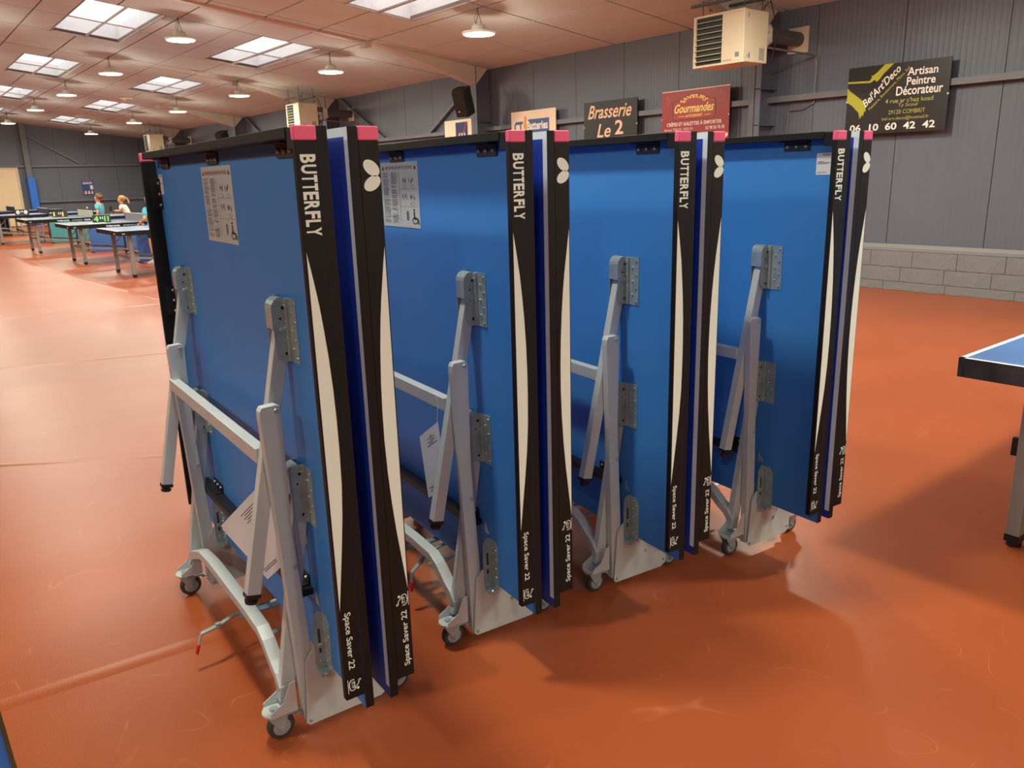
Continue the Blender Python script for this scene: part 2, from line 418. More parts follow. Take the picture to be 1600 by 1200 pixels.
for i in range(len(YT) - 1):
    for j in range(len(cell_x) - 1):
        x0, x1, y0, y1 = cell_x[j], cell_x[j + 1], YT[i], YT[i + 1]
        segs = [(x0, x1)]
        if in_sky(i) and YT[i] < 34:
            for (a, b) in skyrows:
                ns = []
                for (p, q) in segs:
                    if b <= p or a >= q: ns.append((p, q)); continue
                    if p < a: ns.append((p, a - .012))
                    if q > b: ns.append((b + .012, q))
                segs = ns
        for (p, q) in segs:
            if q - p > .05: tile(p, q, y0, y1)
xx = cell_x[0]
while xx > RIDGE:
    yy = YT[0] - 1.49 * 9
    while yy < YE:
        a = max(xx - .872, RIDGE); slab(restt, a + .01, xx - .01, max(yy, YB) + .012, min(yy + 1.49, YE) - .012, -.014, 0); yy += 1.49
    xx -= .872
for j in range(len(cell_x) - 1):
    yy = YT[0] - 1.49
    while yy > YB:
        x0, x1 = cell_x[j], cell_x[j + 1]
        kk = round((yy - 13.7) / 1.49)
        cut = [(x0, x1)]
        if kk % 4 in (0, 1):
            for (a, b) in skyrows:
                ns = []
                for (p, q) in cut:
                    if b <= p or a >= q: ns.append((p, q)); continue
                    if p < a: ns.append((p, a - .012))
                    if q > b: ns.append((b + .012, q))
                cut = ns
        for p, q in cut:
            if q - p > .05: slab(restt, p + .01, q - .01, yy + .012, yy + 1.478, -.014, 0)
        yy -= 1.49
xx = RIDGE
while xx > XL:
    yy = YB
    while yy < YE: slab(restt, max(xx - .872, XL) + .01, xx - .01, yy + .012, min(yy + 1.49, YE) - .012, -.014, 0); yy += 1.49
    xx -= .872
tag(restt.build('ceiling_tile', TILE, ce), kind='stuff')
# skylights: a real light well with an opal dome on top, panes at ceiling level
DOME = mat('daylit_opal_dome', (236, 244, 250), 0.5, var=0, emit=(238, 244, 240), es=SKY_E)
WELL = mat('white_well_lining', (214, 218, 222), 0.6, var=0.04, scale=3)
FRM = mat('skylight_frame', (150, 132, 124), 0.5, var=0.03)
def pane_mat():
    m = bpy.data.materials.new('clear_skylight_pane'); m.use_nodes = True
    nt = m.node_tree; N = nt.nodes; L = nt.links; N.clear()
    o = N.new('ShaderNodeOutputMaterial'); t = N.new('ShaderNodeBsdfTransparent'); g = N.new('ShaderNodeBsdfDiffuse'); mx = N.new('ShaderNodeMixShader')
    no = N.new('ShaderNodeTexNoise'); no.inputs['Scale'].default_value = 2.5; no.inputs['Distortion'].default_value = 2
    mr = N.new('ShaderNodeMapRange'); mr.inputs['To Min'].default_value = .04; mr.inputs['To Max'].default_value = .2
    L.new(no.outputs['Fac'], mr.inputs['Value']); L.new(mr.outputs[0], mx.inputs[0])
    L.new(t.outputs[0], mx.inputs[1]); L.new(g.outputs[0], mx.inputs[2]); L.new(mx.outputs[0], o.inputs[0])
    return m
PANE = pane_mat()
nsk = 0
for (a, b, y0, y1) in wells:
    nsk += 1
    s = empty('window_%d' % nsk, (a, y0, zc(a))); tag(s, kind='structure'); s.rotation_euler = (0, TH, 0)
    W_, L_, H_ = (b - a) / CP, y1 - y0, 0.30
    wm = MB()
    wm.add([(0, 0, 0), (W_, 0, 0), (W_, L_, 0), (0, L_, 0), (0, 0, H_), (W_, 0, H_), (W_, L_, H_), (0, L_, H_)],
           [(0, 1, 5, 4), (1, 2, 6, 5), (2, 3, 7, 6), (3, 0, 4, 7)]); wm.build('light_well', WELL, s)
    MB().box((0, 0, H_), (W_, L_, H_ + .02)).build('skylight_dome', DOME, s)
    fm = MB(); t = .018
    for q in [((-t, -t, -.018), (W_ + t, 0, .01)), ((-t, L_, -.018), (W_ + t, L_ + t, .01)), ((-t, 0, -.018), (0, L_, .01)), ((W_, 0, -.018), (W_ + t, L_, .01)),
              ((W_ / 2 - .014, 0, -.018), (W_ / 2 + .014, L_, .01)), ((0, L_ / 2 - .006, -.016), (W_, L_ / 2 + .006, .006))]: fm.box(*q)
    fm.build('skylight_frame', FRM, s)
    for i in (0, 1):
        for j in (0, 1):
            MB().box((i * W_ / 2 + .014, j * L_ / 2 + .008, -.004), ((i + 1) * W_ / 2 - .014, (j + 1) * L_ / 2 - .008, 0)).build('pane', PANE, s)

# portal frames: columns, haunches, rafter strips ---------------------
COLM = mat('dark_blue_grey_column', (88, 92, 108), 0.5, var=0.05)
HAUN = mat('light_grey_haunch', (196, 188, 176), 0.6, var=0.04)
PY = [0.2, 6.42, 12.5, 18.7, 24.9, 31.1]
for k, py in enumerate(PY):
    s = empty('trim_%d' % (k + 1), (0, py, 0)); tag(s, kind='structure')
    mb = MB(); x0, x1 = 9.08, XW + .01; ztop = zc(9.1) - .005
    mb.box((x0, -.085, 0), (x0 + .014, .085, ztop)); mb.box((x1 - .014, -.085, 0), (x1, .085, ztop)); mb.box((x0, -.005, 0), (x1, .005, ztop))
    mb.box((x0 - .0, -.08, 1.98), (x1, -.005, 1.99)); mb.box((x0, -.08, 2.42), (x1, -.005, 2.43))
    mb.build('column', COLM, s)
    h = MB(); pts = [(7.05, zc(7.05) - .015), (9.08, zc(9.08) - .34), (9.36, zc(9.36) - .02)]
    h.prism(pts, lambda a, b: (a, -.085, b), lambda a, b: (a, .085, b)); h.build('haunch', HAUN, s)
    e_ = MB(); e_.box((6.86, -.09, zc(6.9) - .11), (6.98, .09, zc(6.9) - .015)); e_.build('haunch_end_cap', HAUN, s)
    r_ = MB(); wdt = .055 if k == 2 else .02
    slab(r_, 1.0, 6.9, -wdt, wdt, -.045 if k == 2 else -.022, -.014); r_.build('rafter_strip', mat('strip', (190, 160, 148), .6), s)
n0 = len(PY)
# horizontal rails on the walls
r1 = MB().box((XW - .10, YB, 2.262), (XW, YE, 2.332)).build('trim_%d' % (n0 + 1), RAILM); tag(r1, kind='structure')
r2 = MB().box((4.9, YE - .13, 2.24), (XW, YE - .01, 2.31)).box((5.35, YE - .13, .88), (XW, YE - .01, .95)).box((1.0, YE - .13, 2.24), (4.9, YE - .01, 2.31)).build('trim_%d' % (n0 + 2), RAILM); tag(r2, kind='structure')
r3 = MB().box((5.05, YE - .25, 0), (5.25, YE - .02, zc(5.25))).build('trim_%d' % (n0 + 3), RAILM); tag(r3, kind='structure')
r4 = MB().bar((5.28, YE - .1, 3.43), (7.04, YE - .1, 2.35), .05, .08).build('trim_%d' % (n0 + 4), RAILM); tag(r4, kind='structure')
r5 = MB().bar((XW - .05, 18.5, 3.38), (XW - .05, 16.35, 2.3), .05, .07, up=(1, 0, 0)).bar((XW - .05, 12.7, 3.3), (XW - .05, 14.57, 2.3), .05, .07, up=(1, 0, 0)).bar((XW - .06, 15.62, 2.2), (XW - .06, 15.62, 3.36), .05, .06).build('trim_%d' % (n0 + 5), RAILM); tag(r5, kind='structure')
r6 = MB().bar((XW - .05, 24.7, 3.38), (XW - .05, 22.6, 2.3), .05, .07, up=(1, 0, 0)).bar((XW - .05, 19.0, 3.3), (XW - .05, 20.8, 2.3), .05, .07, up=(1, 0, 0)).build('trim_%d' % (n0 + 6), RAILM); tag(r6, kind='structure')
MB().box((XW - .12, YE - .2, 0), (XW, YE, ZE)).build('trim_%d' % (n0 + 7), COLM)['kind'] = 'structure'
# cream door in the far wall
d = empty('door_1', (3.0, YE - .05, 0)); tag(d, kind='structure')
CREAM = mat('cream_door', (236, 214, 176), 0.5, var=0.03)
MB().box((0, -.04, .02), (1.72, 0, 2.18)).build('door_leaf', CREAM, d)
MB().box((-.08, -.06, 0), (0, .02, 2.24)).box((1.72, -.06, 0), (1.80, .02, 2.24)).box((0, -.06, 2.18), (1.72, .02, 2.24)).build('door_frame', mat('door_frame', (214, 196, 168), .5), d)

# ================================================================ LAMPS
LG = mat('lamp_glass', (255, 250, 235), 0.4, var=0, emit=(255, 240, 205), es=16.0)
LB = mat('lamp_housing', (206, 200, 186), 0.45, var=0.03)
def make_lamp():
    r = empty('high_bay_lamp')
    hb = MB().lathe((0, 0, 0), (0, 0, 1), [(0, .215), (.015, .235), (.03, .225), (.05, .13), (.055, .10)], 28)
    hb.build('housing', LB, r, smooth=True)
    MB().lathe((0, 0, .05), (0, 0, 1), [(0, .10), (.05, .095), (.075, .07), (.08, .01)], 20).build('driver', LB, r, smooth=True)
    MB().lathe((0, 0, -.004), (0, 0, 1), [(0, .205), (.006, .212)], 28).build('diffuser', LG, r)
    ch = MB()
    for sx in (-1, 1): ch.tube([(sx * .045, 0, .12), (sx * .02, 0, .20), (0, 0, .27)], .004, 5)
    ch.tube([(0, 0, .26), (.006, 0, .30), (0, 0, .34)], .006, 6)
    ch.tube([(.03, .02, .125), (.05, .02, .2), (.01, .01, .32)], .003, 5)
    ch.build('suspension_chain', mat('dark_chain', (60, 54, 50), .5, metal=.6), r)
    ld = bpy.data.lights.new('lamp_light', 'AREA'); ld.shape = 'DISK'; ld.size = .38; ld.energy = LAMP_W; ld.color = LAMP_COL; ld.spread = R(172)
    lo = bpy.data.objects.new('lamp_light', ld); C.objects.link(lo); lo.parent = r; lo.location = (0, 0, -.012)
    pd_ = bpy.data.lights.new('ceiling_fill_light', 'POINT'); pd_.energy = CEIL_FILL_W; pd_.color = LAMP_COL; pd_.shadow_soft_size = .20  # added point light that brightens the ceiling, no part of the lamp
    po_ = bpy.data.objects.new('ceiling_fill_light', pd_); C.objects.link(po_); po_.parent = r; po_.location = (0, 0, -.10)
    return r
l0 = make_lamp(); lamps = []
rowsX = [(4.28, [-9.1, -4.5, .1, 4.6, 9.05, 13.6, 18.22, 22.8, 27.45, 33.2]), (6.9, [-4.5, .1, 4.65, 9.32, 13.8, 18.35, 22.9, 27.4, 33.5]), (1.7, [11.9, 16.4, 21.0, 25.6, 30.2]),
         (.6, [-9.4, -4.8, 2.4]), (-3.5, [-6.8, -2.2, 2.4, 7.0, 11.9, 18.0, 25.0])]
desc = {(4.28, 13.6): 'round white high bay lamp on a chain beside the largest skylight at top left',
        (4.28, 18.22): 'round white high bay lamp, second in the left row, right of the second skylight',
        (4.28, 22.8): 'round white high bay lamp, third in the left row, between the two skylight rows',
        (4.28, 27.45): 'round high bay lamp, fourth in the left row, near the left photo edge',
        (4.28, 33.2): 'round high bay lamp at the left photo edge just above the end wall',
        (6.9, 9.32): 'round glowing high bay lamp on a chain, topmost and largest, above the black loudspeaker',
        (6.9, 13.8): 'round glowing high bay lamp right of the skylight, above the nearer hanging heater row',
        (6.9, 18.35): 'round glowing high bay lamp beside the beam end, above the first folded table',
        (6.9, 22.9): 'small round glowing high bay lamp, third from the farthest of the right row',
        (6.9, 27.4): 'small round glowing high bay lamp, next to farthest in the right row',
        (6.9, 33.5): 'small round glowing high bay lamp, farthest of the right row, before the end wall'}
first = True
for X_, ys in rowsX:
    for Y_ in ys:
        o = l0 if first else copy_tree(l0); first = False
        o.location = (X_, Y_, zc(X_) - .355); o.rotation_euler = (0, 0, (Y_ * 7) % 3)
        lab = desc.get((X_, Y_))
        tag(o, lab or 'round high bay lamp hanging overhead, above the frame of the photo', 'lamp', 'high bay lamps hanging from the ceiling')
# detectors on the ceiling
for k, (X_, Y_, l_) in enumerate([(6.05, 18.15, 'small white smoke detector box on the ceiling beside the nearer right-row skylight'), (6.0, 24.3, 'small white smoke detector box on the ceiling beyond the second right-row skylight'), (6.0, 30.6, 'small white smoke detector box on the ceiling, farthest of the three')]):
    t = empty('smoke_detector', (X_, Y_, zc(X_) - .014)); tag(t, l_, 'detector', 'detectors on the ceiling')
    MB().box((-.16, -.06, -.03), (.16, .06, 0)).build('base', mat('detector_white', (226, 214, 196), .5), t, bevel=.004)
    MB().lathe((-.04, 0, -.03), (0, 0, -1), [(0, .05), (.03, .045), (.05, .02)], 14).build('sensor', MATS['detector_white'], t, smooth=True)

# ================================================================ HEATERS, SPEAKERS
HCR = mat('cream_enamel', (214, 204, 178), 0.38, var=0.03)
HDK = mat('dark_heater_inside', (38, 52, 48), 0.6, var=0.1)
PIPE = mat('grey_flue_pipe', (120, 112, 102), 0.4, metal=.5, var=0.06)
PIPEW = mat('pale_flue_elbow', (205, 200, 188), 0.4, var=0.05)
CAB = mat('black_cable', (26, 26, 28), .5, var=0)
def make_heater():
    """origin at the lower front near corner; front faces -X, width along +Y"""
    r = empty('unit_heater'); W_, D_, H_ = .70, .46, .555
    MB().box((.03, 0, 0), (D_, W_, H_)).build('casing', HCR, r, bevel=.008)
    b = MB(); b.box((0, -.005, -.005), (.035, .025, H_ + .005)).box((0, W_ - .025, -.005), (.035, W_ + .005, H_ + .005)).box((0, .025, -.005), (.035, W_ - .025, .02)).box((0, .025, H_ - .02), (.035, W_ - .025, H_ + .005))
    b.box((.004, .02, .02), (.032, .30, H_ - .02)); b.build('front_frame', HCR, r, bevel=.004)
    MB().box((.026, .30, .02), (.031, W_ - .025, H_ - .02)).build('grille_opening', HDK, r)
    for k in range(8):
        z = .065 + k * .060
        MB().add([(-.012, .31, z - .008), (-.012, W_ - .03, z - .008), (.026, W_ - .03, z + .006), (.026, .31, z + .006), (-.012, .31, z - .005), (-.012, W_ - .03, z - .005), (.026, W_ - .03, z + .009), (.026, .31, z + .009)],
                 [(0, 3, 2, 1), (4, 5, 6, 7), (0, 1, 5, 4), (2, 3, 7, 6), (1, 2, 6, 5), (3, 0, 4, 7)]).build('louvre', HCR, r)
    MB().box((.30, -.002, .03), (.40, .001, .16)).build('rating_plate', mat('grey_plate', (160, 158, 150), .4), r)
    p = MB(); add_text(p, 'SONNIGA', (-.0015, .27, .025), (0, -.12, 0), (0, 0, .02)) if False else None
    q = MB(); flat(q, [(-.0015 + .004, .11, .06), (-.0015 + .004, .055, .06), (-.0015 + .004, .055, .11), (-.0015 + .004, .11, .11)])
    for k in range(4): flat(q, [(.0022, .27 - k * .03, .03), (.0022, .25 - k * .03, .03), (.0022, .25 - k * .03, .042), (.0022, .27 - k * .03, .042)])
    flat(q, [(.08, -.0015, .47), (.095, -.0015, .47), (.095, -.0015, .52), (.08, -.0015, .52)])
    flat(q, [(.07, -.0015, .05), (.085, -.0015, .05), (.085, -.0015, .075), (.07, -.0015, .075)]); flat(q, [(.10, -.0015, .04), (.13, -.0015, .04), (.13, -.0015, .10), (.10, -.0015, .10)])
    build_flat(q, 'markings', mat('grey_blue_print', (120, 132, 150), .5, var=0), r)
    f = MB()
    f.cyl((D_, .22, .44), (D_ + .26, .22, .44), .055, n=18); f.cyl((D_, .22, .28), (D_ + .16, .22, .28), .05, n=18)
    f.build('flue_pipe', PIPE, r, smooth=True)
    g = MB(); g.tube([(D_ + .22, .22, .44), (D_ + .30, .22, .43), (D_ + .34, .22, .38), (D_ + .32, .22, .31), (D_ + .24, .22, .27), (D_ + .12, .22, .27)], .062, 16); g.build('flue_elbow', PIPEW, r, smooth=True)
    MB().cyl((D_ + .32, .22, .36), (D_ + .98, .22, .36), .085, n=20).build('wall_duct', mat('dark_flue', (86, 88, 90), .5, metal=.3), r, smooth=True)
    MB().box((D_ + .955, .08, .20), (D_ + .975, .36, .50)).build('wall_plate', mat('wall_plate', (196, 188, 168), .5), r)
    h = MB()
    for (a, b_) in ((.06, .05), (.06, .62), (.40, .05), (.40, .62)): h.cyl((a, b_, H_), (a, b_, H_ + .36), .006, n=6)
    h.box((.03, -.05, H_ + .12), (.07, .78, H_ + .15)); h.box((.37, -.05, H_ + .12), (.41, .78, H_ + .15))
    h.build('hanger', mat('dark_hanger', (84, 84, 88), .5, metal=.4), r)
    c = MB(); c.tube([(D_ - .05, .1, H_), (D_ + .02, .0, H_ + .12), (D_ + .08, -.04, H_ - .1), (D_ + .1, -.04, .25), (D_ + .07, -.02, .04), (D_, .02, .02)], .008, 6); c.build('cable', CAB, r, smooth=True)
    gp = MB(); gp.tube([(D_, .1, .20), (D_ + .25, .08, .19), (D_ + .70, .0, .16), (D_ + .95, -.04, .14), (D_ + .965, -.05, .05), (D_ + .965, -.05, -.40), (D_ + .965, .1, -.47), (D_ + .965, .3, -.48), (D_ + .965, .32, -.9)], .012, 8)
    gp.build('gas_pipe', mat('grey_gas_pipe', (118, 118, 124), .4, metal=.4), r, smooth=True)
    return r
h0 = make_heater()
for k, (X_, Y_, Z_, l_) in enumerate([(8.0, 5.84, 2.625, 'large cream hanging gas heater at the top, above the red crepe sign'),
                                (8.0, 17.75, 2.60, 'cream hanging gas heater seen just above the pink corner of the first folded table'),
                                (8.0, 30.1, 2.58, 'small far cream hanging gas heater near the end wall corner')]):
    o = h0 if k == 0 else copy_tree(h0); o.location = (X_, Y_, Z_)
    tag(o, l_, 'heater', 'gas heaters hanging from the ceiling')
def make_speaker():
    r = empty('loudspeaker')
    MB().prism([(-.10, -.13), (.10, -.13), (.14, .02), (.10, .12), (-.10, .12), (-.14, .02)], lambda a, b: (b, a, 0), lambda a, b: (b, a, .42)).build('cabinet', mat('black_speaker_cabinet', (26, 25, 25), .6, var=.05), r, bevel=.012)
    MB().box((-.138, -.095, .015), (-.128, .095, .405)).build('grille', mat('black_speaker_grille', (16, 16, 16), .7, var=.1, bump=.3, bscale=500), r, bevel=.004)
    MB().cyl((-.142, .03, .10), (-.137, .03, .10), .012, n=12).build('badge', mat('white_badge', (220, 220, 220), .4), r)
    b = MB(); b.tube([(.10, 0, .30), (.20, 0, .33), (.26, 0, .36)], .018, 8); b.box((.10, -.04, .24), (.12, .04, .36)); b.build('wall_bracket', mat('black_bracket', (40, 40, 42), .5), r)
    return r
sp = make_speaker(); sp.location = (8.80, 12.36, 2.54); sp.scale = (1.2, 1.2, 1.1); sp.rotation_euler = (R(0), R(-24), R(28)); tag(sp, 'black loudspeaker tilted down on the column above the white and navy sign', 'loudspeaker', 'wall loudspeakers')
sp2 = copy_tree(sp); sp2.location = (8.80, 24.9, 2.50); tag(sp2, 'small black loudspeaker far away, above the middle of the first folded table', 'loudspeaker', 'wall loudspeakers')

# ================================================================ SIGNS ON THE RIGHT WALL
SX = XW - .125
def sign(name, y_left, y_right, z0, z1, roll, base_mat, label):
    """text space: a to the viewer's right 0..1, b up 0..1"""
    r = empty(name, (SX, y_left, z0)); r.rotation_euler = (R(roll), 0, 0); W_, H_ = y_left - y_right, z1 - z0
    MB().box((0, -W_, 0), (.012, 0, H_)).build('board', base_mat, r)
    f = MB()
    for a in (.004, .996): f.cyl((-.006, -W_ * a, H_ * .5), (.0, -W_ * a, H_ * .5), .012, n=10)
    f.build('fixing', mat('fixing_grey', (190, 185, 178), .4), r)
    tag(r, label, 'sign', 'advertising boards on the rail')
    P = lambda a, b, e=.0015: (-e, -W_ * a, H_ * b)
    return r, P, W_, H_
def T(mb, P, s, a, b, wd, h, mi=0, bold=0.0, shear=0.0, ang=0.0, asp=1.0, e=.0015):
    """wd/h in sign fractions; ang in degrees (in sign space with aspect asp = W/H)"""
    ca, sa = math.cos(R(ang)), math.sin(R(ang))
    def wp(x, y):
        dx, dy = x * wd * asp, y * h
        return P(a + (dx * ca - dy * sa) / asp, b + dx * sa + dy * ca, e)
    return add_text(mb, s, (0, 0, 0), (1, 0, 0), (0, 1, 0), bold, shear, mi, warp=wp)
SBLK = mat('sign_black', (30, 29, 29), 0.4, var=.03); SYEL = mat('sign_yellow_green', (172, 172, 48), .5, var=0); SPNK = mat('sign_pale_pink', (240, 232, 226), .5, var=0); SOLV = mat('sign_olive_text', (176, 166, 78), .5, var=0)
r, P, W_, H_ = sign('sign_board', 5.295, 4.135, 1.805, 2.555, 0, SBLK, 'black advertising board with yellow brush strokes and phone number, rightmost on the wall')
A = W_ / H_
m = MB()
flat(m, [P(.0, .80), P(.0, .775), P(.235, .755), P(.275, .795), P(.30, .76), P(.33, .80), P(.36, .86), P(.41, .93), P(.46, 1.0), P(.37, 1.0), P(.30, .90), P(.26, .86), P(.235, .855), P(.25, .835), P(.225, .785)])
flat(m, [P(.0, .71), P(.03, .66), P(.12, .56), P(.17, .50), P(.19, .46), P(.205, .40), P(.21, .33), P(.195, .35), P(.185, .27), P(.17, .30), P(.165, .24), P(.15, .28), P(.15, .22), P(.135, .33), P(.10, .38), P(.06, .44), P(.03, .47), P(.0, .50)])
build_flat(m, 'brush_stroke', SYEL, r)
m = MB()
T(m, P, "Bel'Art'Deco", .205, .395, .47, .115, shear=.35, bold=.012, ang=44, asp=A, e=.0025)
T(m, P, 'Artisan', .60, .80, .285, .115, bold=.015); T(m, P, 'Peintre', .60, .665, .27, .115, bold=.015); T(m, P, 'Décorateur', .505, .53, .44, .13, bold=.015)
T(m, P, '06  10  60  42  42', .055, .045, .85, .105, bold=.02)
build_flat(m, 'white_lettering', SPNK, r)
m = MB()
T(m, P, 'Peinture, Ravalement, Placo, Sol', .255, .345, .515, .05, bold=.008, ang=44, asp=A, e=.0025)
T(m, P, "4 rue ar c'haz koad", .405, .43, .46, .065, bold=.004); T(m, P, 'Ty Scoul', .535, .355, .185, .065); T(m, P, '29120 COMBRIT', .445, .27, .355, .06); T(m, P, 'bel-art-deco@hotmail.fr', .385, .175, .455, .06)
build_flat(m, 'yellow_lettering', SOLV, r)

SRED = mat('sign_crimson', (158, 42, 46), 0.45, var=.06, scale=4); SRD2 = mat('sign_light_red', (170, 58, 56), .5, var=0); SRD3 = mat('sign_dark_red_outline', (92, 34, 34), .5, var=0); SYL2 = mat('sign_lettering_yellow', (250, 232, 130), .5, var=0)
SCRM = mat('sign_cream', (240, 224, 196), .5, var=.03)
r, P, W_, H_ = sign('sign_board', 8.16, 6.975, 1.79, 2.55, 0, SRED, 'crimson advertising board with yellow script lettering, below the large heater')
A = W_ / H_
PP = lambda a, b, e=.0015: P(a, .48 + (b - .36) * .8, e)
def plaque(g):
    pts = [(.20 - g, .36 - g), (.78 + g, .36 - g), (.80 + g, .40), (.80 + g, .70), (.775 + g, .76 + g), (.70 + g * .6, .77 + g)]
    for k in range(9):
        t = R(18 + k * 18); pts.append((.49 + (.20 + g * .7) * math.cos(t), .73 + (.17 + g) * math.sin(t)))
    pts += [(.29 - g * .6, .77 + g), (.21 - g, .76 + g), (.18 - g, .72), (.18 - g, .40)]
    return pts
m = MB(); flat(m, [PP(a, b, .0012) for a, b in plaque(.014)], 0); flat(m, [PP(a, b, .0020) for a, b in plaque(0)], 1); build_flat(m, 'plaque', [SRD3, SRD2], r)
m = MB()
def arc(x, y):
    t = R(158 - 136 * x); rr = 1 + y * .0; cx, cy, ra, rb = .49, .66, .155, .155
    k = 1 + y * .50
    return PP(cx + ra * k * math.cos(t), cy + rb * k * math.sin(t) + .0, .0032)
add_text(m, 'SAVEURS', (0, 0, 0), (1, 0, 0), (0, 1, 0), .02, 0, 0, warp=arc)
T(m, PP, 'Gourmandes', .195, .50, .59, .20, bold=.02, shear=.4, e=.0032)
T(m, PP, 'de FOUESNANT', .37, .40, .25, .06, bold=.01, e=.0032)
flat(m, [PP(.26, .42, .0032), PP(.35, .42, .0032), PP(.35, .43, .0032), PP(.26, .43, .0032)]); flat(m, [PP(.65, .42, .0032), PP(.74, .42, .0032), PP(.74, .43, .0032), PP(.65, .43, .0032)])
build_flat(m, 'yellow_lettering', SYL2, r)
m = MB()
T(m, P, 'CRÊPES ET GALETTES À EMPORTER', .08, .365, .82, .08, bold=.02); T(m, P, '02 98 56 76 95', .67, .27, .27, .06, bold=.015)
T(m, P, 'Horaires: 7h30-13h / 14h30-19h', .04, .28, .44, .05, shear=.2); T(m, P, 'Fermé le dimanche', .04, .205, .30, .05, shear=.2)
build_flat(m, 'white_lettering', SPNK, r)
m = MB(); flat(m, [P(.0, .985), P(1, .985), P(1, 1.0), P(.0, 1.0)])
flat(m, [P(.93, .13), P(.97, .19), P(.99, .19), P(.99, .14), P(.95, .10)]); flat(m, [P(.62, .02), P(.72, .03), P(.94, .11), P(.93, .125), P(.78, .09)])
build_flat(m, 'cream_trim', SCRM, r)
m = MB()
for (ca, cb) in ((.10, .86), (.90, .86)):
    for (da, db, q) in ((-.02, .03, .028), (.02, -.03, .026), (-.01, -.09, .02)):
        ring = [(ca + da + q * math.cos(t) / A * 1.0, cb + db + q * 1.3 * math.sin(t)) for t in [i * math.pi / 6 for i in range(12)]]
        rin = [(ca + da + q * .8 * math.cos(t) / A, cb + db + q * 1.04 * math.sin(t)) for t in [i * math.pi / 6 for i in range(12)]]
        for i in range(12): j = (i + 1) % 12; flat(m, [P(*ring[i]), P(*ring[j]), P(*rin[j]), P(*rin[i])])
build_flat(m, 'swirl_ornament', SRD2 if False else mat('sign_pink_line', (222, 130, 124), .5, var=0), r)

r, P, W_, H_ = sign('sign_board', 9.81, 8.65, 1.78, 2.535, 0, SBLK, 'black advertising board with pale script lettering Brasserie, left of the crimson board')
m = MB(); SPCH = mat('sign_peach', (232, 186, 156), .5, var=0)
T(m, P, 'Brasserie', .08, .66, .82, .27, bold=.012, shear=.35); T(m, P, 'Le', .26, .28, .26, .27, bold=.01, shear=.25); T(m, P, '2', .60, .32, .15, .28, bold=.02)
flat(m, [P(.22, .21), P(.60, .235), P(.60, .255), P(.22, .23)]); T(m, P, 'DU PORT', .54, .14, .26, .06, bold=.02)
build_flat(m, 'lettering', SPCH, r)

r, P, W_, H_ = sign('sign_board', 11.70, 10.50, 1.80, 2.53, 0, mat('sign_pale_cream', (238, 216, 192), .5, var=.02), 'cream advertising board with blue battery shop lettering, between the column and the black board')
NAVY = mat('sign_navy_blue', (44, 84, 140), .5, var=0); ORG = mat('sign_orange', (226, 150, 44), .5, var=0)
m = MB(); flat(m, [P(.355, .50), P(.86, .50), P(.86, .80), P(.40, .80)]); T(m, P, 'CT', .07, .50, .20, .27, bold=.05); build_flat(m, 'blue_panel', NAVY, r)
m = MB(); T(m, P, 'Batteries', .37, .555, .46, .20, bold=.03, e=.003); build_flat(m, 'white_lettering', SPNK, r)
m = MB(); flat(m, [P(.31, .88, .003), P(.36, .87, .003), P(.345, .68, .003), P(.38, .69, .003), P(.33, .40, .003), P(.32, .60, .003), P(.285, .60, .003)]); T(m, P, 'votre spécialiste énergie', .40, .40, .44, .065, bold=.01); build_flat(m, 'orange_lettering', ORG, r)

r, P, W_, H_ = sign('sign_board', 13.85, 12.93, 1.80, 2.52, 0, mat('sign_white_cream', (240, 226, 196), .5, var=.02), 'cream advertising board with a navy square and red stroke, under the loudspeaker')
m = MB(); flat(m, [P(.42, .48), P(.86, .48), P(.86, .93), P(.42, .93)]); build_flat(m, 'navy_square', mat('sign_dark_navy', (36, 36, 96), .5, var=0), r)
m = MB(); T(m, P, 'AXA', .50, .50, .30, .16, bold=.02, e=.003); build_flat(m, 'white_lettering', SPNK, r)
m = MB(); flat(m, [P(.68, .62, .004), P(.71, .62, .004), P(.84, .93, .004), P(.81, .93, .004)]); build_flat(m, 'red_stroke', mat('sign_red', (200, 40, 50), .5, var=0), r)

# poster on the end wall, blue pad on the post
po = empty('poster', (6.96, YE - .02, 1.09)); tag(po, 'small blue sports poster with pink title on the grey end wall', 'poster')
MB().box((0, -.006, 0), (.43, 0, .62)).build('sheet', mat('poster_blue', (44, 74, 134), .6, var=.1, scale=8), po)
m = MB(); PQ = lambda a, b: (.43 * a, -.008, .62 * b)
flat(m, [PQ(.10, .93), PQ(.9, .93), PQ(.9, .97), PQ(.1, .97)], 0)
add_text(m, 'QUALIFS', PQ(.1, .72), (.35, 0, 0), (0, 0, .09), .04, 0, 1); flat(m, [PQ(.70, .40), PQ(.95, .40), PQ(.95, .66), PQ(.70, .66)], 1)
for k in range(6): a = .12 + k * .14; flat(m, [PQ(a - .08, .10), PQ(a + .08, .12), PQ(a + .03, .30 + .04 * (k % 2)), PQ(a - .03, .28)], 1 if k % 2 else 2)
build_flat(m, 'print', [mat('poster_pink', (196, 90, 130), .6, var=0), mat('poster_white', (226, 224, 226), .6, var=0), mat('poster_red', (196, 70, 60), .6, var=0)], po)
pd = MB().box((5.02, YE - .40, .02), (5.30, YE - .02, 1.86)).build('post_pad', mat('blue_vinyl_pad', (38, 112, 214), .4, var=.06, bump=.5, bscale=5), bevel=.03)
tag(pd, 'bright blue padding wrapped round the post beside the cream door', 'padding')

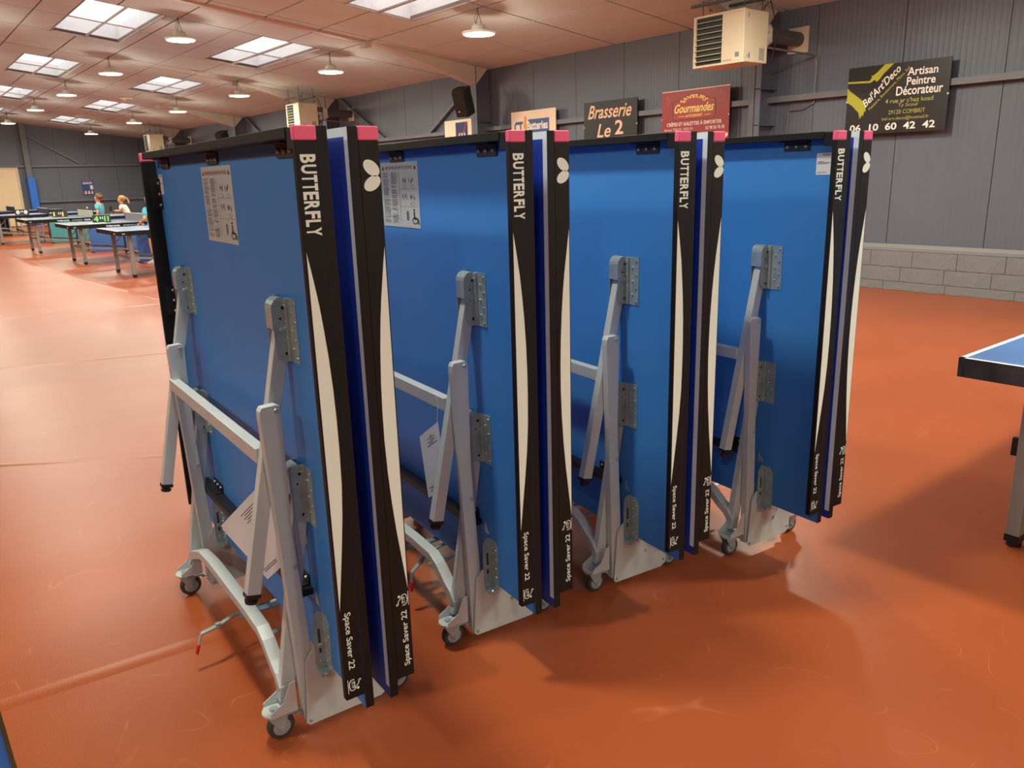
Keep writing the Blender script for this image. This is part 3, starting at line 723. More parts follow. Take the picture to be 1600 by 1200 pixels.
# ================================================================ FOLDED TABLE TENNIS TABLE
# local frame: x = across (v), y = along the table width away from the viewer (u), z up
G = .0225          # half gap between the two playing surfaces
US = G + .022      # |v| of the underside
AP = .0485         # apron depth
ZB, ZT, WD = .203, 1.5733, 1.525
def screws_on(mb, pts, ax, r=.0042, h=.004):
    for p in pts: mb.cyl(p, Vector(p) + Vector(ax) * h, r, r * .7, n=8)
def make_half(root, s):
    """s=-1: half on the viewer's left, built directly; s=+1: its mirror image"""
    def fin(mb): return mb.mirror() if s > 0 else mb
    B = lambda mb, *a, **k: fin(mb).build(*a, **k)
    # panel: underside face, playing face, dark edges
    mb = MB(); mb.box((-US, .0, ZB), (-G, WD, ZT), [1, 1, 1, 0, 1, 2])
    panel = B(mb, 'tabletop', [PLAY, BLACK, UNDER], root)
    # painted lines on the playing face (visible in the gap)
    mb = MB(); e = -G + .0006
    mb.add([(e, .001, ZB + .03), (e, .02, ZB + .03), (e, .02, ZT - .001), (e, .001, ZT - .001)], [(0, 1, 2, 3)])
    mb.add([(e, .02, ZT - .02), (e, WD - .02, ZT - .02), (e, WD - .02, ZT - .001), (e, .02, ZT - .001)], [(0, 1, 2, 3)])
    mb.add([(e, WD - .02, ZB + .03), (e, WD - .001, ZB + .03), (e, WD - .001, ZT - .001), (e, WD - .02, ZT - .001)], [(0, 1, 2, 3)])
    fin(mb); build_flat(mb, 'boundary_line', LINE, panel)
    # aprons
    T1_ = .018
    nz = ZB + .042
    na = B(MB().box((-US - AP, .0, nz), (-US - .0006, T1_, ZT - .0286)), 'side_apron', BLACK, root, bevel=.0015)
    fa = B(MB().box((-US - AP, WD - T1_, nz), (-US - .0006, WD, ZT - .0286)), 'side_apron', BLACK, root, bevel=.0015)
    B(MB().box((-US - AP, .05, ZT - .022), (-US - .0006, WD - .05, ZT)).box((-US - AP + .002, .018, ZT - .045), (-US - .001, .05, ZT - .002)), 'end_apron', BLACK, root, bevel=.0012)
    for (a, b) in ((-.0008, .05), (WD - .05, WD + .0008)):
        c = MB(); lo, hi = (a, T1_) if a < 1 else (WD - T1_, b)
        c.box((-US - AP - .0008, min(lo, hi), ZT - .0284), (-US - .0008, max(lo, hi), ZT + .0008))
        B(c, 'corner_cap', PINK, root, bevel=.003)
    # small black brackets with three screws fixing the aprons
    def cleat(u0, z0, horizontal=True):
        mb = MB(); sc = MB()
        if horizontal:
            mb.box((-US - .004, u0, z0 - .034), (-US - .0002, u0 + .105, z0)); mb.box((-US - .03, u0, z0 - .004), (-US - .004, u0 + .105, z0))
            screws_on(sc, [(-US - .004, u0 + .015 + .0375 * i, z0 - .020) for i in range(3)], (-1, 0, 0), .006, .005)
        else:
            mb.box((-US - .004, u0 - .034, z0), (-US - .0002, u0, z0 + .105)); mb.box((-US - .03, u0 - .004, z0), (-US - .004, u0, z0 + .105))
            screws_on(sc, [(-US - .004, u0 - .020, z0 + .015 + .0375 * i) for i in range(3)], (-1, 0, 0), .006, .005)
        o = B(mb, 'apron_bracket', BPLAS, root); B(sc, 'screw', ZINC, o, smooth=True)
    for u0 in (.135, .722, 1.30): cleat(u0, ZT - .0225)
    for z0 in (1.38, 1.0, .58): cleat(WD - T1_, z0, False)
    # printed apron: white crescent, lettering
    e = -.0007
    P2 = (lambda v, z: (v, e, z)) if s < 0 else (lambda v, z: (v, e, z))
    oe = US + AP - .0025
    if s < 0:
        edge = [(-oe + .001, z) for z in (.486, .60, .75, .95, 1.15, 1.322)]
        curve = [(-.084, 1.290), (-.0785, 1.255), (-.0715, 1.205), (-.0665, 1.155), (-.0615, 1.095), (-.0575, 1.02), (-.0557, .95), (-.0556, .88), (-.0572, .80), (-.0625, .72), (-.0710, .64), (-.0800, .565)]
    else:
        edge = [(oe - .001, z) for z in (.486, .60, .75, .95, 1.15, 1.322)]
        curve = [(.0845, 1.290), (.0795, 1.255), (.0725, 1.205), (.067, 1.155), (.0620, 1.095), (.0578, 1.02), (.0560, .95), (.0558, .88), (.0585, .80), (.0635, .72), (.0710, .64), (.0800, .565)]
    m_ = MB(); pts = edge + curve; flat(m_, [P2(*p) for p in pts]); build_flat(m_, 'white_crescent', WPRINT, na)
    m_ = MB()
    if s < 0: # text runs downward, top of the letters towards +x
        word = 'BUTTERFLY'; y0, y1 = 1.518, 1.352; n = len(word); v0, v1 = -.0845, -.0515
        wts = [1.05, 1.08, .86, .86, .98, 1.05, .9, .84, 1.02]; tot = sum(wts); z = y0; st = y0 - y1
        for ch, k in zip(word, wts):
            L_ = st * k / tot; add_text(m_, ch, (v0, e, z), (0, 0, -L_ * .87), (v1 - v0, 0, 0), .035); z -= L_
        build_flat(m_, 'word_print', WPRINT, na); m_ = MB()
        add_text(m_, 'Space Saver 22', (-.0845, e, .478), (0, 0, -.152), (.0205, 0, 0), .012); build_flat(m_, 'model_lettering', WPRINT, na); m_ = MB()
        lo = [(-.0850, .0, .309), 1]
        def LP(a, b): return (-.0850 + b, e, .300 - a)      # a along text, b up
        def LR(a, b): return LP(a, b)
    else:
        for (cx, cz, ang) in ((.0712, 1.4885, -40), (.0712, 1.4567, 32)):
            rr = []
            for i in range(28):
                t = 2 * math.pi * i / 28; a, b = .0215 * math.cos(t), .0140 * math.sin(t)
                rr.append((cx + a * math.cos(R(ang)) - b * math.sin(R(ang)), e, cz + a * math.sin(R(ang)) + b * math.cos(R(ang))))
            flat(m_, rr); build_flat(m_, 'logo_oval', WPRINT, na); m_ = MB()
        add_text(m_, 'Space Saver 22', (.0870, e, .276), (0, 0, .154), (-.0205, 0, 0), .012); build_flat(m_, 'model_lettering', WPRINT, na); m_ = MB()
        def LR(a, b): return (.0880 - b, e, .4415 + a)
    # small federation emblem: baseline, letters, arc and player's dot with bat
    def q(a0, b0, a1, b1):
        flat(m_, [LR(a0, b0), LR(a1, b0), LR(a1, b1), LR(a0, b1)])
    q(0, -.0015, .038, 0.0); add_text(m_, 'ITTF', LR(.009, .008), Vector(LR(.027, .008)) - Vector(LR(.009, .008)), Vector(LR(.009, .017)) - Vector(LR(.009, .008)), .03)
    def stroke(pts, wd=.0011):
        for (p0, p1) in zip(pts[:-1], pts[1:]):
            d = Vector((p1[0] - p0[0], p1[1] - p0[1])).normalized(); nx, ny = -d.y * wd, d.x * wd
            flat(m_, [LR(p0[0] + nx, p0[1] + ny), LR(p1[0] + nx, p1[1] + ny), LR(p1[0] - nx, p1[1] - ny), LR(p0[0] - nx, p0[1] - ny)])
    stroke([(.004 + .0, .016), (.003, .009), (.007, .004), (.018, .002), (.029, .004), (.033, .009), (.031, .016), (.024, .020), (.018, .026), (.012, .028)])
    stroke([(.012, .026), (.008, .028), (.007, .032), (.012, .031)])
    flat(m_, [LR(.030 + .0035 * math.cos(i * math.pi / 5), .024 + .0035 * math.sin(i * math.pi / 5)) for i in range(10)])
    build_flat(m_, 'federation_emblem', WPRINT, na)
    # underside fittings --------------------------------------------
    for du in (0.0, .965):
        # top leg bracket and strut bracket: flange with screws, two rounded cheeks, bent band
        for (z0, z1, nm) in ((1.035, 1.193, 'leg_bracket'), (.605, .762, 'strut_bracket')):
            mb = MB(); u = .222 + du; x = -US
            mb.box((x - .0022, u, z0), (x, u + .060, z1))
            mb.box((x - .009, u + .046, z0 + .002), (x - .002, u + .060, z1 - .002))
            rc = .024; out = .038
            def cheek(uu, dz=0.0):
                pts = [(x, z0 + dz), (x, z1 + dz)]
                for t in (90, 112, 135, 158, 180): pts.append((x - out + rc + rc * math.cos(R(t)), z1 + dz - rc + rc * math.sin(R(t))))
                for t in (180, 205, 230, 250, 270): pts.append((x - out + rc + rc * math.cos(R(t)), z0 + dz + rc * 1.15 + rc * 1.15 * math.sin(R(t))))
                mb.vz(pts, uu, uu + .002)
            cheek(u + .060); cheek(u + .106, .003)
            band = []
            for t in (90, 112, 135, 158, 180): band.append((x - out + rc + (rc + .001) * math.cos(R(t)), u + .084, z1 - rc + (rc + .001) * math.sin(R(t))))
            band.append((x - out - .001, u + .084, z1 - .075))
            mb.sweep(band, .046, .002, up=(-1, 0, .5))
            o = B(mb, nm, ZINC, root)
            sc = MB()
            screws_on(sc, [(x - .0022, u + .012 + .018 * (i % 2), z0 + .012 + i * (z1 - z0 - .024) / 6) for i in range(7)], (-1, 0, 0))
            screws_on(sc, [(x - .009, u + .053, z0 + .02 + i * .04) for i in range(4)], (-1, 0, 0), .003, .003)
            screws_on(sc, [(x - .018, u + .060, z1 - .078), (x - .009, u + .060, z1 - .076)], (0, -1, 0), .0075, .004)
            B(sc, 'screw', ZINC, o, smooth=True)
            ho = MB()
            for (dv, zz, r_) in ((.012, z1 - .024, .0042), (.020, z1 - .050, .003), (.012, z0 + .02, .0042)): ho.cyl((x - dv, u + .0602, zz), (x - dv, u + .0592, zz), r_, n=10)
            B(ho, 'hole', BPLAS, o)
        # slotted lower bracket
        mb = MB(); u = .205 + du; x = -US; z0, z1 = .188, .352
        mb.prism([(u, z0), (u + .045, z0), (u + .045, z1), (u + .018, z1 - .0), (u, z1 - .02)], lambda a, b: (x - .0022, a, b), lambda a, b: (x, a, b))
        mb.vz([(x, z0), (x, z1), (x - .012, z1 + .004), (x - .024, z1 - .004), (x - .030, z1 - .02), (x - .030, z0 + .012), (x - .022, z0 - .004)], u + .045, u + .0475)
        mb.box((x - .028, u + .018, z0 - .012), (x - .002, u + .05, z0 - .002))
        mb.prism([(u + .05, z1 + .012), (u + .075, z1 + .012), (u + .075, z1 + .045)], lambda a, b: (x - .0022, a, b), lambda a, b: (x, a, b))
        o = B(mb, 'slotted_bracket', ZINC, root)
        sc = MB(); screws_on(sc, [(x - .0022, u + .012 + .016 * (i % 2), z0 + .010 + i * .0155) for i in range(10)], (-1, 0, 0))
        screws_on(sc, [(x - .016, u + .0475 - .003, z0 + .022)], (0, -1, 0), .006, .004); screws_on(sc, [(x - .014, u + .018, z0 - .007)], (0, -1, 0), .0065, .005)
        screws_on(sc, [(x - .015, u + .044, z0 + .068)], (0, -1, 0), .008, .004)
        B(sc, 'screw', ZINC, o, smooth=True)
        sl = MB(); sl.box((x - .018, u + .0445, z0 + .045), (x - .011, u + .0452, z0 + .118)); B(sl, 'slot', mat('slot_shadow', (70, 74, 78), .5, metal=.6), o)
        # playing leg
        mb = MB(); mb.bar((-.052, .307 + du, 1.135), (-.2035, .307 + du, .437), .030, .036, up=(-1, 0, 0)); lg = B(mb, 'leg', STEEL, root, bevel=.002)
        mb = MB(); mb.bar((-.2033, .307 + du, .4375), (-.2055, .307 + du, .428), .032, .038, up=(-1, 0, 0))
        mb.cyl((-.2055, .307 + du, .429), (-.2075, .307 + du, .419), .012, n=12); mb.cyl((-.2072, .307 + du, .421), (-.209, .307 + du, .411), .018, .016, n=16)
        B(mb, 'foot', BPLAS, lg)
        # B strut (folding stay from the leg to the carriage) and C upright
        mb = MB()
        pts = [(-.147, .905), (-.146, .925), (-.140, .935), (-.104, .937), (-.094, .932), (-.092, .92), (-.0965, .60), (-.080, .26), (-.088, .045), (-.117, .04), (-.124, .30), (-.133, .585)]
        mb.vz(pts, .262 + du, .289 + du); o = B(mb, 'folding_stay', STEEL, root, bevel=.002)
        sc = MB(); screws_on(sc, [(-.106, .262 + du, .922), (-.100, .262 + du, .497)], (0, -1, 0), .007, .005); B(sc, 'bolt', ZINC, o, smooth=True)
        mb = MB(); mb.bar((-.045, .307 + du, .715), (-.1505, .307 + du, .098), .028, .040, up=(-1, 0, 0)); B(mb, 'carriage_upright', STEEL, root, bevel=.002)
        # caster with bracket
        uc = .290 + du
        mb = MB()
        prof = [(-.135, .175), (-.150, .172), (-.158, .150), (-.170, .122), (-.208, .100), (-.208, .090), (-.135, .085)]
        mb.vz(prof, uc - .034, uc - .031); mb.vz(prof, uc + .027, uc + .030)
        mb.box((-.21, uc - .032, .086), (-.14, uc + .028, .0895)); mb.cyl((-.19, uc - .002, .0855), (-.19, uc - .002, .0898), .032, n=18)
        cb_ = B(mb, 'caster_bracket', STEEL, root)
        rx = random.uniform(-.2, .2)
        mb = MB(); mb.cyl((-.19, uc, .0855), (-.19, uc, .074), .021, .023, n=18); mb.cyl((-.19, uc, .0955), (-.19, uc, .0905), .012, n=6)
        for du_ in (-.019, .016):
            mb.vz([(-.212, .080), (-.164, .080), (-.160, .064), (-.168, .034), (-.176, .027), (-.184, .034), (-.202, .062)], uc + du_, uc + du_ + .0025)
        mb.cyl((-.176, uc - .024, .0365), (-.176, uc + .024, .0365), .006, n=8)
        mb.box((-.170, uc - .014, .066), (-.128, uc + .014, .072)); mb.box((-.136, uc - .017, .060), (-.122, uc + .017, .066))
        B(mb, 'caster_fork', ZINC, cb_)
        mb = MB(); mb.lathe((-.176, uc - .0125, .0372), (0, 1, 0), [(0, .028), (.001, .034), (.006, .037), (.019, .037), (.024, .034), (.025, .028)], 28); B(mb, 'wheel', RUBBER, cb_, smooth=True)
        mb = MB(); mb.lathe((-.176, uc - .0145, .0372), (0, 1, 0), [(0, .012), (.002, .024), (.003, .0275), (.026, .0275), (.027, .024), (.029, .012)], 24); B(mb, 'wheel_hub', HUB, cb_, smooth=True)
    # crossbar between the legs
    B(MB().box((-.150, .322, .776), (-.120, 1.257, .816)), 'crossbar', STEEL, root, bevel=.002)
    # arched chassis rail
    pts = [(-.150, .300, .135), (-.150, .325, .165), (-.150, .360, .185), (-.150, .41, .222), (-.150, .45, .240), (-.150, .60, .244), (-.150, .95, .236), (-.150, 1.08, .222), (-.150, 1.15, .195), (-.150, 1.20, .175), (-.150, 1.235, .155), (-.150, 1.27, .125)]
    B(MB().sweep(pts, .036, .030), 'chassis_rail', STEEL, root, bevel=.002)
    # black net side stiffener with its brackets
    o = B(MB().box((-US - .040, .30, .383), (-US, 1.345, .401)), 'stiffener_bar', BPLAS, root)
    for u0 in (.32, 1.14):
        mb = MB(); mb.box((-US - .004, u0, .401), (-US, u0 + .105, .432)); mb.box((-US - .028, u0, .401), (-US, u0 + .105, .405)); k_ = B(mb, 'stiffener_bracket', BPLAS, root)
        sc = MB(); screws_on(sc, [(-US - .004, u0 + .015 + .0375 * i, .420) for i in range(3)], (-1, 0, 0), .005, .005); B(sc, 'screw', ZINC, k_, smooth=True)

def make_folded_table():
    root = empty('table_tennis_table')
    make_half(root, -1); make_half(root, 1)
    for du in (0, .965):
        pts = [(-.079, .25), (-.101, .222), (-.116, .036), (-.106, .027), (.106, .027), (.130, .04), (.133, .12), (.105, .16), (.05, .192), (-.048, .192), (-.052, .25)]
        o = MB().vz(pts, .2525 + du, .2555 + du).build('carriage_side_plate', STEEL, root)
        sc = MB(); screws_on(sc, [(-.103, .2525 + du, .040), (.03, .2525 + du, .115), (.118, .2525 + du, .055)], (0, -1, 0), .006, .004)
        sc.build('bolt', ZINC, o, smooth=True)
    mb = MB(); mb.bar((-.15, .64, .20), (.15, .70, .16), .028, .004); mb.bar((.15, .64, .20), (-.15, .70, .16), .028, .004)
    mb.bar((-.10, .60, .13), (.10, .60, .13), .02, .003); mb.build('locking_link', ZINC, root)
    return root
TABLES = [(0.78284, 1.56031, -3.2785), (1.37411, 1.61033, -5.867), (1.95197, 1.55283, -6.8175), (2.55034, 1.41055, -5.5084)]
t0 = make_folded_table()
tl = ['nearest folded blue table tennis table, leftmost of four, white envelope behind its leg',
      'second folded table tennis table from the left, with notice sticker and hanging paper tag',
      'third folded table tennis table from the left, plain blue underside without sticker',
      'rightmost of four folded table tennis tables, small white label near its top']
tabs = []
for k, (X_, Y_, a_) in enumerate(TABLES):
    o = t0 if k == 0 else copy_tree(t0)
    o.location = (X_, Y_, 0); o.rotation_euler = (0, 0, R(a_))
    tag(o, tl[k], 'table', 'folded table tennis tables in a row'); tabs.append(o)
bpy.context.view_layer.update()
# locking levers with red grips (different swing on the tables where they show)
def lever(root, p):
    m_ = MB(); m_.sweep([p[1], p[2], p[3], p[4], p[5]], .016, .004); m_.sweep([p[0], Vector(p[0]).lerp(Vector(p[1]), .5), p[1]], .016, .004, up=(-1, 0, 0))
    m_.cyl(Vector(p[2]) + Vector((0, 0, -.004)), Vector(p[2]) + Vector((0, 0, .008)), .009, n=8)
    o = m_.build('locking_lever', ZINC, root)
    r_ = MB(); a, b = Vector(p[0]), Vector(p[1]); d = (b - a); r_.sweep([a - d * .08, a, a + d * .45], .019, .008, up=(-1, 0, 0)); r_.build('lever_grip', RED, o, bevel=.003)['label'] = 'red rubber grip of the lever'
lever(tabs[0], [(-.278, .745, .062), (-.258, .748, .118), (-.205, .752, .125), (-.150, .775, .130), (-.060, .79, .125), (.03, .80, .12)])
for t in tabs[1:]: lever(t, [(-.196, .55, .082), (-.190, .55, .148), (-.155, .55, .175), (-.120, .57, .190), (-.060, .60, .185), (.02, .64, .17)])

# stickers on the undersides ------------------------------------------
def notice(root, u0, u1, z0, z1):
    o = MB().box((-US - .0012, u1, z0), (-US - .0003, u0, z1)).build('notice_sticker', STICK, root)
    rnd = random.Random(3); m_ = MB(); e = -US - .0018; W_, H_ = u0 - u1, z1 - z0
    P = lambda a, b: (e, u0 - W_ * a, z0 + H_ * b)
    def ln(a0, a1, b, h=.0045, mi=0): flat(m_, [P(a0, b), P(a1, b), P(a1, b + h), P(a0, b + h)], mi)
    def ring(ca, cb, ra, rb, th=.13, mi=0, n=14):
        for i in range(n):
            t, t2 = 2 * math.pi * i / n, 2 * math.pi * (i + 1) / n
            flat(m_, [P(ca + ra * math.cos(t), cb + rb * math.sin(t)), P(ca + ra * math.cos(t2), cb + rb * math.sin(t2)), P(ca + ra * (1 - th) * math.cos(t2), cb + rb * (1 - th) * math.sin(t2)), P(ca + ra * (1 - th) * math.cos(t), cb + rb * (1 - th) * math.sin(t))], mi)
    for a in (.07, .93): flat(m_, [P(a - .035, .885), P(a + .035, .885), P(a, .95)], 1)
    for i in range(9): ring(.17 + i * .083, .915, .034, .027, .25, 1)
    for i in range(8): ln(.15 + i * .09, .19 + i * .09, .91, .012, 1)
    for blk, (a0, a1) in enumerate(((.05, .25), (.28, .47))):
        b = .84
        while b > .06:
            if rnd.random() > .16: ln(a0, a1 - rnd.random() * .07, b, .0036)
            b -= .0105
    for i in range(60): ln(.49, .515, .84 - i * .0125, .003)
    ln(.50, .96, .585, .003); ln(.50, .96, .32, .003)
    for (ca, cb) in ((.64, .72), (.82, .72), (.64, .47), (.84, .47)):
        for k in range(8): a = ca - .075 + rnd.random() * .13; b = cb - .05 + rnd.random() * .05; flat(m_, [P(a, b), P(a + .008, b), P(a + .012, b + .05), P(a + .004, b + .05)])
    ring(.64, .625, .05, .028, .12); ring(.85, .625, .05, .028, .12); ring(.84, .365, .05, .028, .12); ring(.30, .22, .12, .07, .06)
    for i in range(7): ln(.66, .72, .12 + i * .02, .011, 2)
    # wheelchair symbol
    ring(.875, .115, .075, .055, .26, 2); flat(m_, [P(.845, .13), P(.875, .13), P(.875, .25), P(.845, .25)], 2); flat(m_, [P(.86, .13), P(.95, .13), P(.95, .15), P(.86, .15)], 2)
    flat(m_, [P(.94, .14), P(.955, .06), P(.985, .065), P(.96, .15)], 2); flat(m_, [P(.862 + .022 * math.cos(i * math.pi / 5), .275 + .016 * math.sin(i * math.pi / 5)) for i in range(10)], 2)
    build_flat(m_, 'print', [INK, INKR, INKB], o)
notice(tabs[0], .912, .615, 1.300, 1.512); notice(tabs[1], .915, .624, 1.304, 1.517)
def small_label(root, u0, u1, z0, z1):
    o = MB().box((-US - .0012, u1, z0), (-US - .0003, u0, z1)).build('small_sticker', mat('white_sticker', (206, 212, 222), .5, var=.02), root)
    m_ = MB(); e = -US - .0018; W_, H_ = u0 - u1, z1 - z0
    for (a0, a1, b) in ((.4, .95, .93), (.4, .9, .89), (.1, .95, .55), (.1, .8, .50), (.1, .5, .60), (.1, .4, .10), (.45, .7, .10)):
        flat(m_, [(e, u0 - W_ * a0, z0 + H_ * b), (e, u0 - W_ * a1, z0 + H_ * b), (e, u0 - W_ * a1, z0 + H_ * (b + .022)), (e, u0 - W_ * a0, z0 + H_ * (b + .022))])
    build_flat(m_, 'print', INK, o)
small_label(tabs[3], .107, .050, 1.437, 1.507); small_label(tabs[0], 1.482, 1.432, 1.432, 1.500)
# paper envelope behind the leg of the first table, tag on the second (own things)
def paper(name, root, pts, label, cat, lines, th=.0012):
    MW = root.matrix_world; P = [MW @ Vector(p) for p in pts]; n = (P[1] - P[0]).cross(P[3] - P[0]).normalized() * th
    c = P[0]; o = MB(); vs = [p - c for p in P] + [p - c + n for p in P]
    o.add(vs, [(0, 1, 2, 3), (7, 6, 5, 4), (0, 4, 5, 1), (1, 5, 6, 2), (2, 6, 7, 3), (3, 7, 4, 0)])
    r_ = o.build(name, PAPER, None, loc=c); tag(r_, label, cat)
    m_ = MB(); e = -n * .3 if n.x > 0 else n * 1.3
    X_, Y_ = (P[1] - P[0]), (P[3] - P[0])
    for (a0, a1, b0, h) in lines:
        flat(m_, [X_ * a + Y_ * b + e for a, b in ((a0, b0), (a1, b0), (a1, b0 + h), (a0, b0 + h))])
    build_flat(m_, 'print', INK, r_); return r_, P
def L3(v, u, z): return (v, u, z)
p0, p3, p1 = Vector((-.184, .626, .495)), Vector((-.115, .471, .376)), Vector((-.093, .422, .690))
env, EP = paper('envelope', tabs[0], [p0, p1, p1 + p3 - p0, p3], 'open white paper envelope tucked behind the leg of the nearest folded table', 'envelope',
                [(.34 + .04 * (i % 2), .66 - .05 * (i % 3), .07 + .035 * i, .011) for i in range(6)] + [(.05, .30, .86 + .03 * i, .011) for i in range(2)])
o2 = MB(); MW = tabs[0].matrix_world; dd = Vector((.012, .004, .004)); q0 = p0 + Vector((-.010, .014, -.002)) + dd
vs = [MW @ q - MW @ p0 for q in (q0, q0 + (p1 - p0), q0 + (p1 - p0) + (p3 - p0) * .9, q0 + (p3 - p0) * .97)]
o2.add(vs, [(0, 1, 2, 3)]); build_flat(o2, 'inner_sheet', PAPER, env)
x_ = -.162
tg, TP = paper('paper_tag', tabs[1], [(x_, .478, .655), (x_, .438, .455), (x_, .303, .539), (x_, .343, .739)],
               'white paper tag hanging on a string from the crossbar of the second folded table', 'tag',
               [(.06 + .022 * i, .068 + .022 * i, .38, .42) for i in range(0)] )
m_ = MB(); W2 = tabs[1].matrix_world; base = W2 @ Vector((x_, .478, .655))
def tp(a, b): return W2 @ (Vector((x_ - .0015, .478, .655)) + Vector((0, -.135, .084)) * a + Vector((0, -.040, -.200)) * b) - base
for i, (a0, a1) in enumerate(((.5, .62), (.35, .75), (.5, .66), (.35, .8), (.45, .65), (.35, .85))): flat(m_, [tp(a0, .10 + i * .028), tp(a1, .10 + i * .028), tp(a1, .109 + i * .028), tp(a0, .109 + i * .028)])
for i, (a0, a1) in enumerate(((.1, .95), (.3, .8), (.2, .9), (.35, .75))): flat(m_, [tp(a0, .86 + i * .03), tp(a1, .86 + i * .03), tp(a1, .872 + i * .03), tp(a0, .872 + i * .03)])
build_flat(m_, 'print', INK, tg)
s_ = MB(); s_.tube([W2 @ Vector((x_, .35, .732)) - base, W2 @ Vector((-.150, .36, .79)) - base, W2 @ Vector((-.152, .37, .817)) - base], .0008, 4); s_.build('string', mat('white_string', (200, 200, 205), .6, var=0), tg)

# ================================================================ OPEN TABLES
GSTEEL = mat('grey_table_leg', (150, 152, 150), .42, metal=.3, var=.05)
TOPG = mat('blue_grey_table_top', (58, 90, 140), .42, var=.04)
TOPR = mat('blue_table_top_right', (66, 108, 168), .5, var=.03)
TOPV = mat('violet_blue_table_top', (92, 96, 160), .42, var=.04)
TOPD = mat('dark_green_blue_table_top', (52, 72, 96), .42, var=.04)
WORN = mat('worn_black_apron', (52, 52, 54), .5, var=.35, scale=14)
def open_table(X0, Y0, top, apron, text, label, long_x=True):
    """corner at X0 (low x) Y0 (low y); 2.74 along +X, 1.525 along +Y; two halves meeting at the net"""
    r = empty('table_tennis_table', (X0, Y0, 0)); L_, W_, H_ = 2.74, 1.525, .76
    tag(r, label, 'table')
    for k in (0, 1):
        a, b = (0, L_ / 2 - .003) if k == 0 else (L_ / 2 + .003, L_)
        t = MB().box((a, 0, H_ - .022), (b, W_, H_), [1, 0, 1, 1, 1, 1]).build('tabletop', [top, apron], r)
        ln = MB(); e = H_ + .0006; A = lambda x0, y0, x1, y1: flat(ln, [(x0, y0, e), (x1, y0, e), (x1, y1, e), (x0, y1, e)])
        A(a, 0, b, .02); A(a, W_ - .02, b, W_); A(a, W_ / 2 - .0015, b, W_ / 2 + .0015)
        if k == 0: A(0, 0, .02, W_)
        else: A(L_ - .02, 0, L_, W_)
        build_flat(ln, 'boundary_line', LINE, t)
        MB().box((a, .0, H_ - .072), (b, .02, H_ - .0225)).build('side_apron', apron, r, bevel=.001)
        MB().box((a, W_ - .02, H_ - .072), (b, W_, H_ - .0225)).build('side_apron', apron, r, bevel=.001)
        ex = 0 if k == 0 else L_ - .02
        MB().box((ex, .021, H_ - .072), (ex + .02, W_ - .021, H_ - .0225)).build('end_apron', apron, r, bevel=.001)
        lx = .21 if k == 0 else L_ - .21
        ix = L_ / 2 - .16 if k == 0 else L_ / 2 + .16
        for ly in (.2, W_ - .2):
            g = MB().box((lx - .03, ly - .025, .03), (lx + .03, ly + .025, H_ - .03)).build('leg', GSTEEL, r, bevel=.002)
            f = MB(); f.box((lx - .032, ly - .027, .022), (lx + .032, ly + .027, .05)); f.cyl((lx, ly, 0), (lx, ly, .022), .028, n=14); f.build('foot', BPLAS, g)
            u = MB(); u.box((ix - .02, ly - .02, .14), (ix + .02, ly + .02, H_ - .03)); u.build('leg', GSTEEL, r)
            cf = MB(); cf.box((ix - .012, ly - .03, .05), (ix + .012, ly + .03, .14)); wo = cf.build('caster_fork', BPLAS, r)
            MB().lathe((ix - .014, ly, .05), (1, 0, 0), [(0, .03), (.002, .05), (.026, .05), (.028, .03)], 18).build('wheel', RUBBER, wo)
        MB().box((lx - .012, .225, .30), (lx + .012, W_ - .225, .34)).build('crossbar', GSTEEL, r)
        MB().box((ix - .02, .05, .125), (ix + .02, W_ - .05, .155)).build('chassis_rail', BPLAS, r)
        for ly in (.2, W_ - .2): MB().bar((lx, ly, .32), (ix, ly, .22), .02, .03).build('side_rail', GSTEEL, r)
        for ly in (.2, W_ - .2): MB().bar((lx + .02 * (1 - 2 * k), ly, .5), (lx + .22 * (1 - 2 * k), ly, H_ - .04), .01, .015).build('leg_stay', GSTEEL, r)
    if text:
        m_ = MB(); e = -.0012
        add_text(m_, 'TIBHAR', (.62, e, H_ - .060), (.26, 0, 0), (0, 0, .028), .05); add_text(m_, 'SMASH', (.93, e, H_ - .058), (.22, 0, 0), (0, 0, .022), 0, .2); add_text(m_, '28/R', (1.18, e, H_ - .060), (.15, 0, 0), (0, 0, .028), .05)
        flat(m_, [(-.0012, .26, H_ - .055), (-.0012, .18, H_ - .055), (-.0012, .18, H_ - .035), (-.0012, .26, H_ - .035)])
        add_text(m_, 'TT', (.06, e, H_ - .056), (.05, 0, 0), (0, 0, .02), .03)
        build_flat(m_, 'lettering', WPRINT, r)
    return r
def net(X0, Y0, mname, col, label):
    r = empty('table_net', (X0 + 1.37, Y0, .76)); tag(r, label, 'net')
    nm = mat(mname, col, .8, var=.05)
    m_ = MB()
    for i in range(46): y = -.14 + i * .04; m_.box((-.0012, y - .0012, .004), (.0012, y + .0012, .14))
    for i in range(6): z = .008 + i * .024; m_.box((-.0012, -.14, z - .0012), (.0012, 1.665, z + .0012))
    nb = MB(); nb.box((-.0008, -.14, .004), (.0008, 1.665, .14)); nb.build('mesh', nm, r)
    MB().box((-.003, -.14, .138), (.003, 1.665, .153)).build('top_band', mat('net_white_band', (236, 232, 220), .6, var=0), r)
    for y in (-.15, 1.675):
        q = MB(); q.cyl((0, y, -.03), (0, y, .155), .009, n=10); q.box((-.02, min(y, y + (.05 if y < 0 else -.05)), -.012), (.02, max(y, y + (.05 if y < 0 else -.05)), -.001)) ; q.box((-.03, y - .02, -.05), (.03, y + .02, -.02)); q.build('net_post', BPLAS, r)
    return r
open_table(2.997, 13.813, TOPG, BLACK, True, 'nearest open table in the far row, partly hidden by the first folded table')
open_table(2.881, 16.99, TOPD, BLACK, True, 'second open table of the far row, carrying the scoreboard reading 4 and 11')
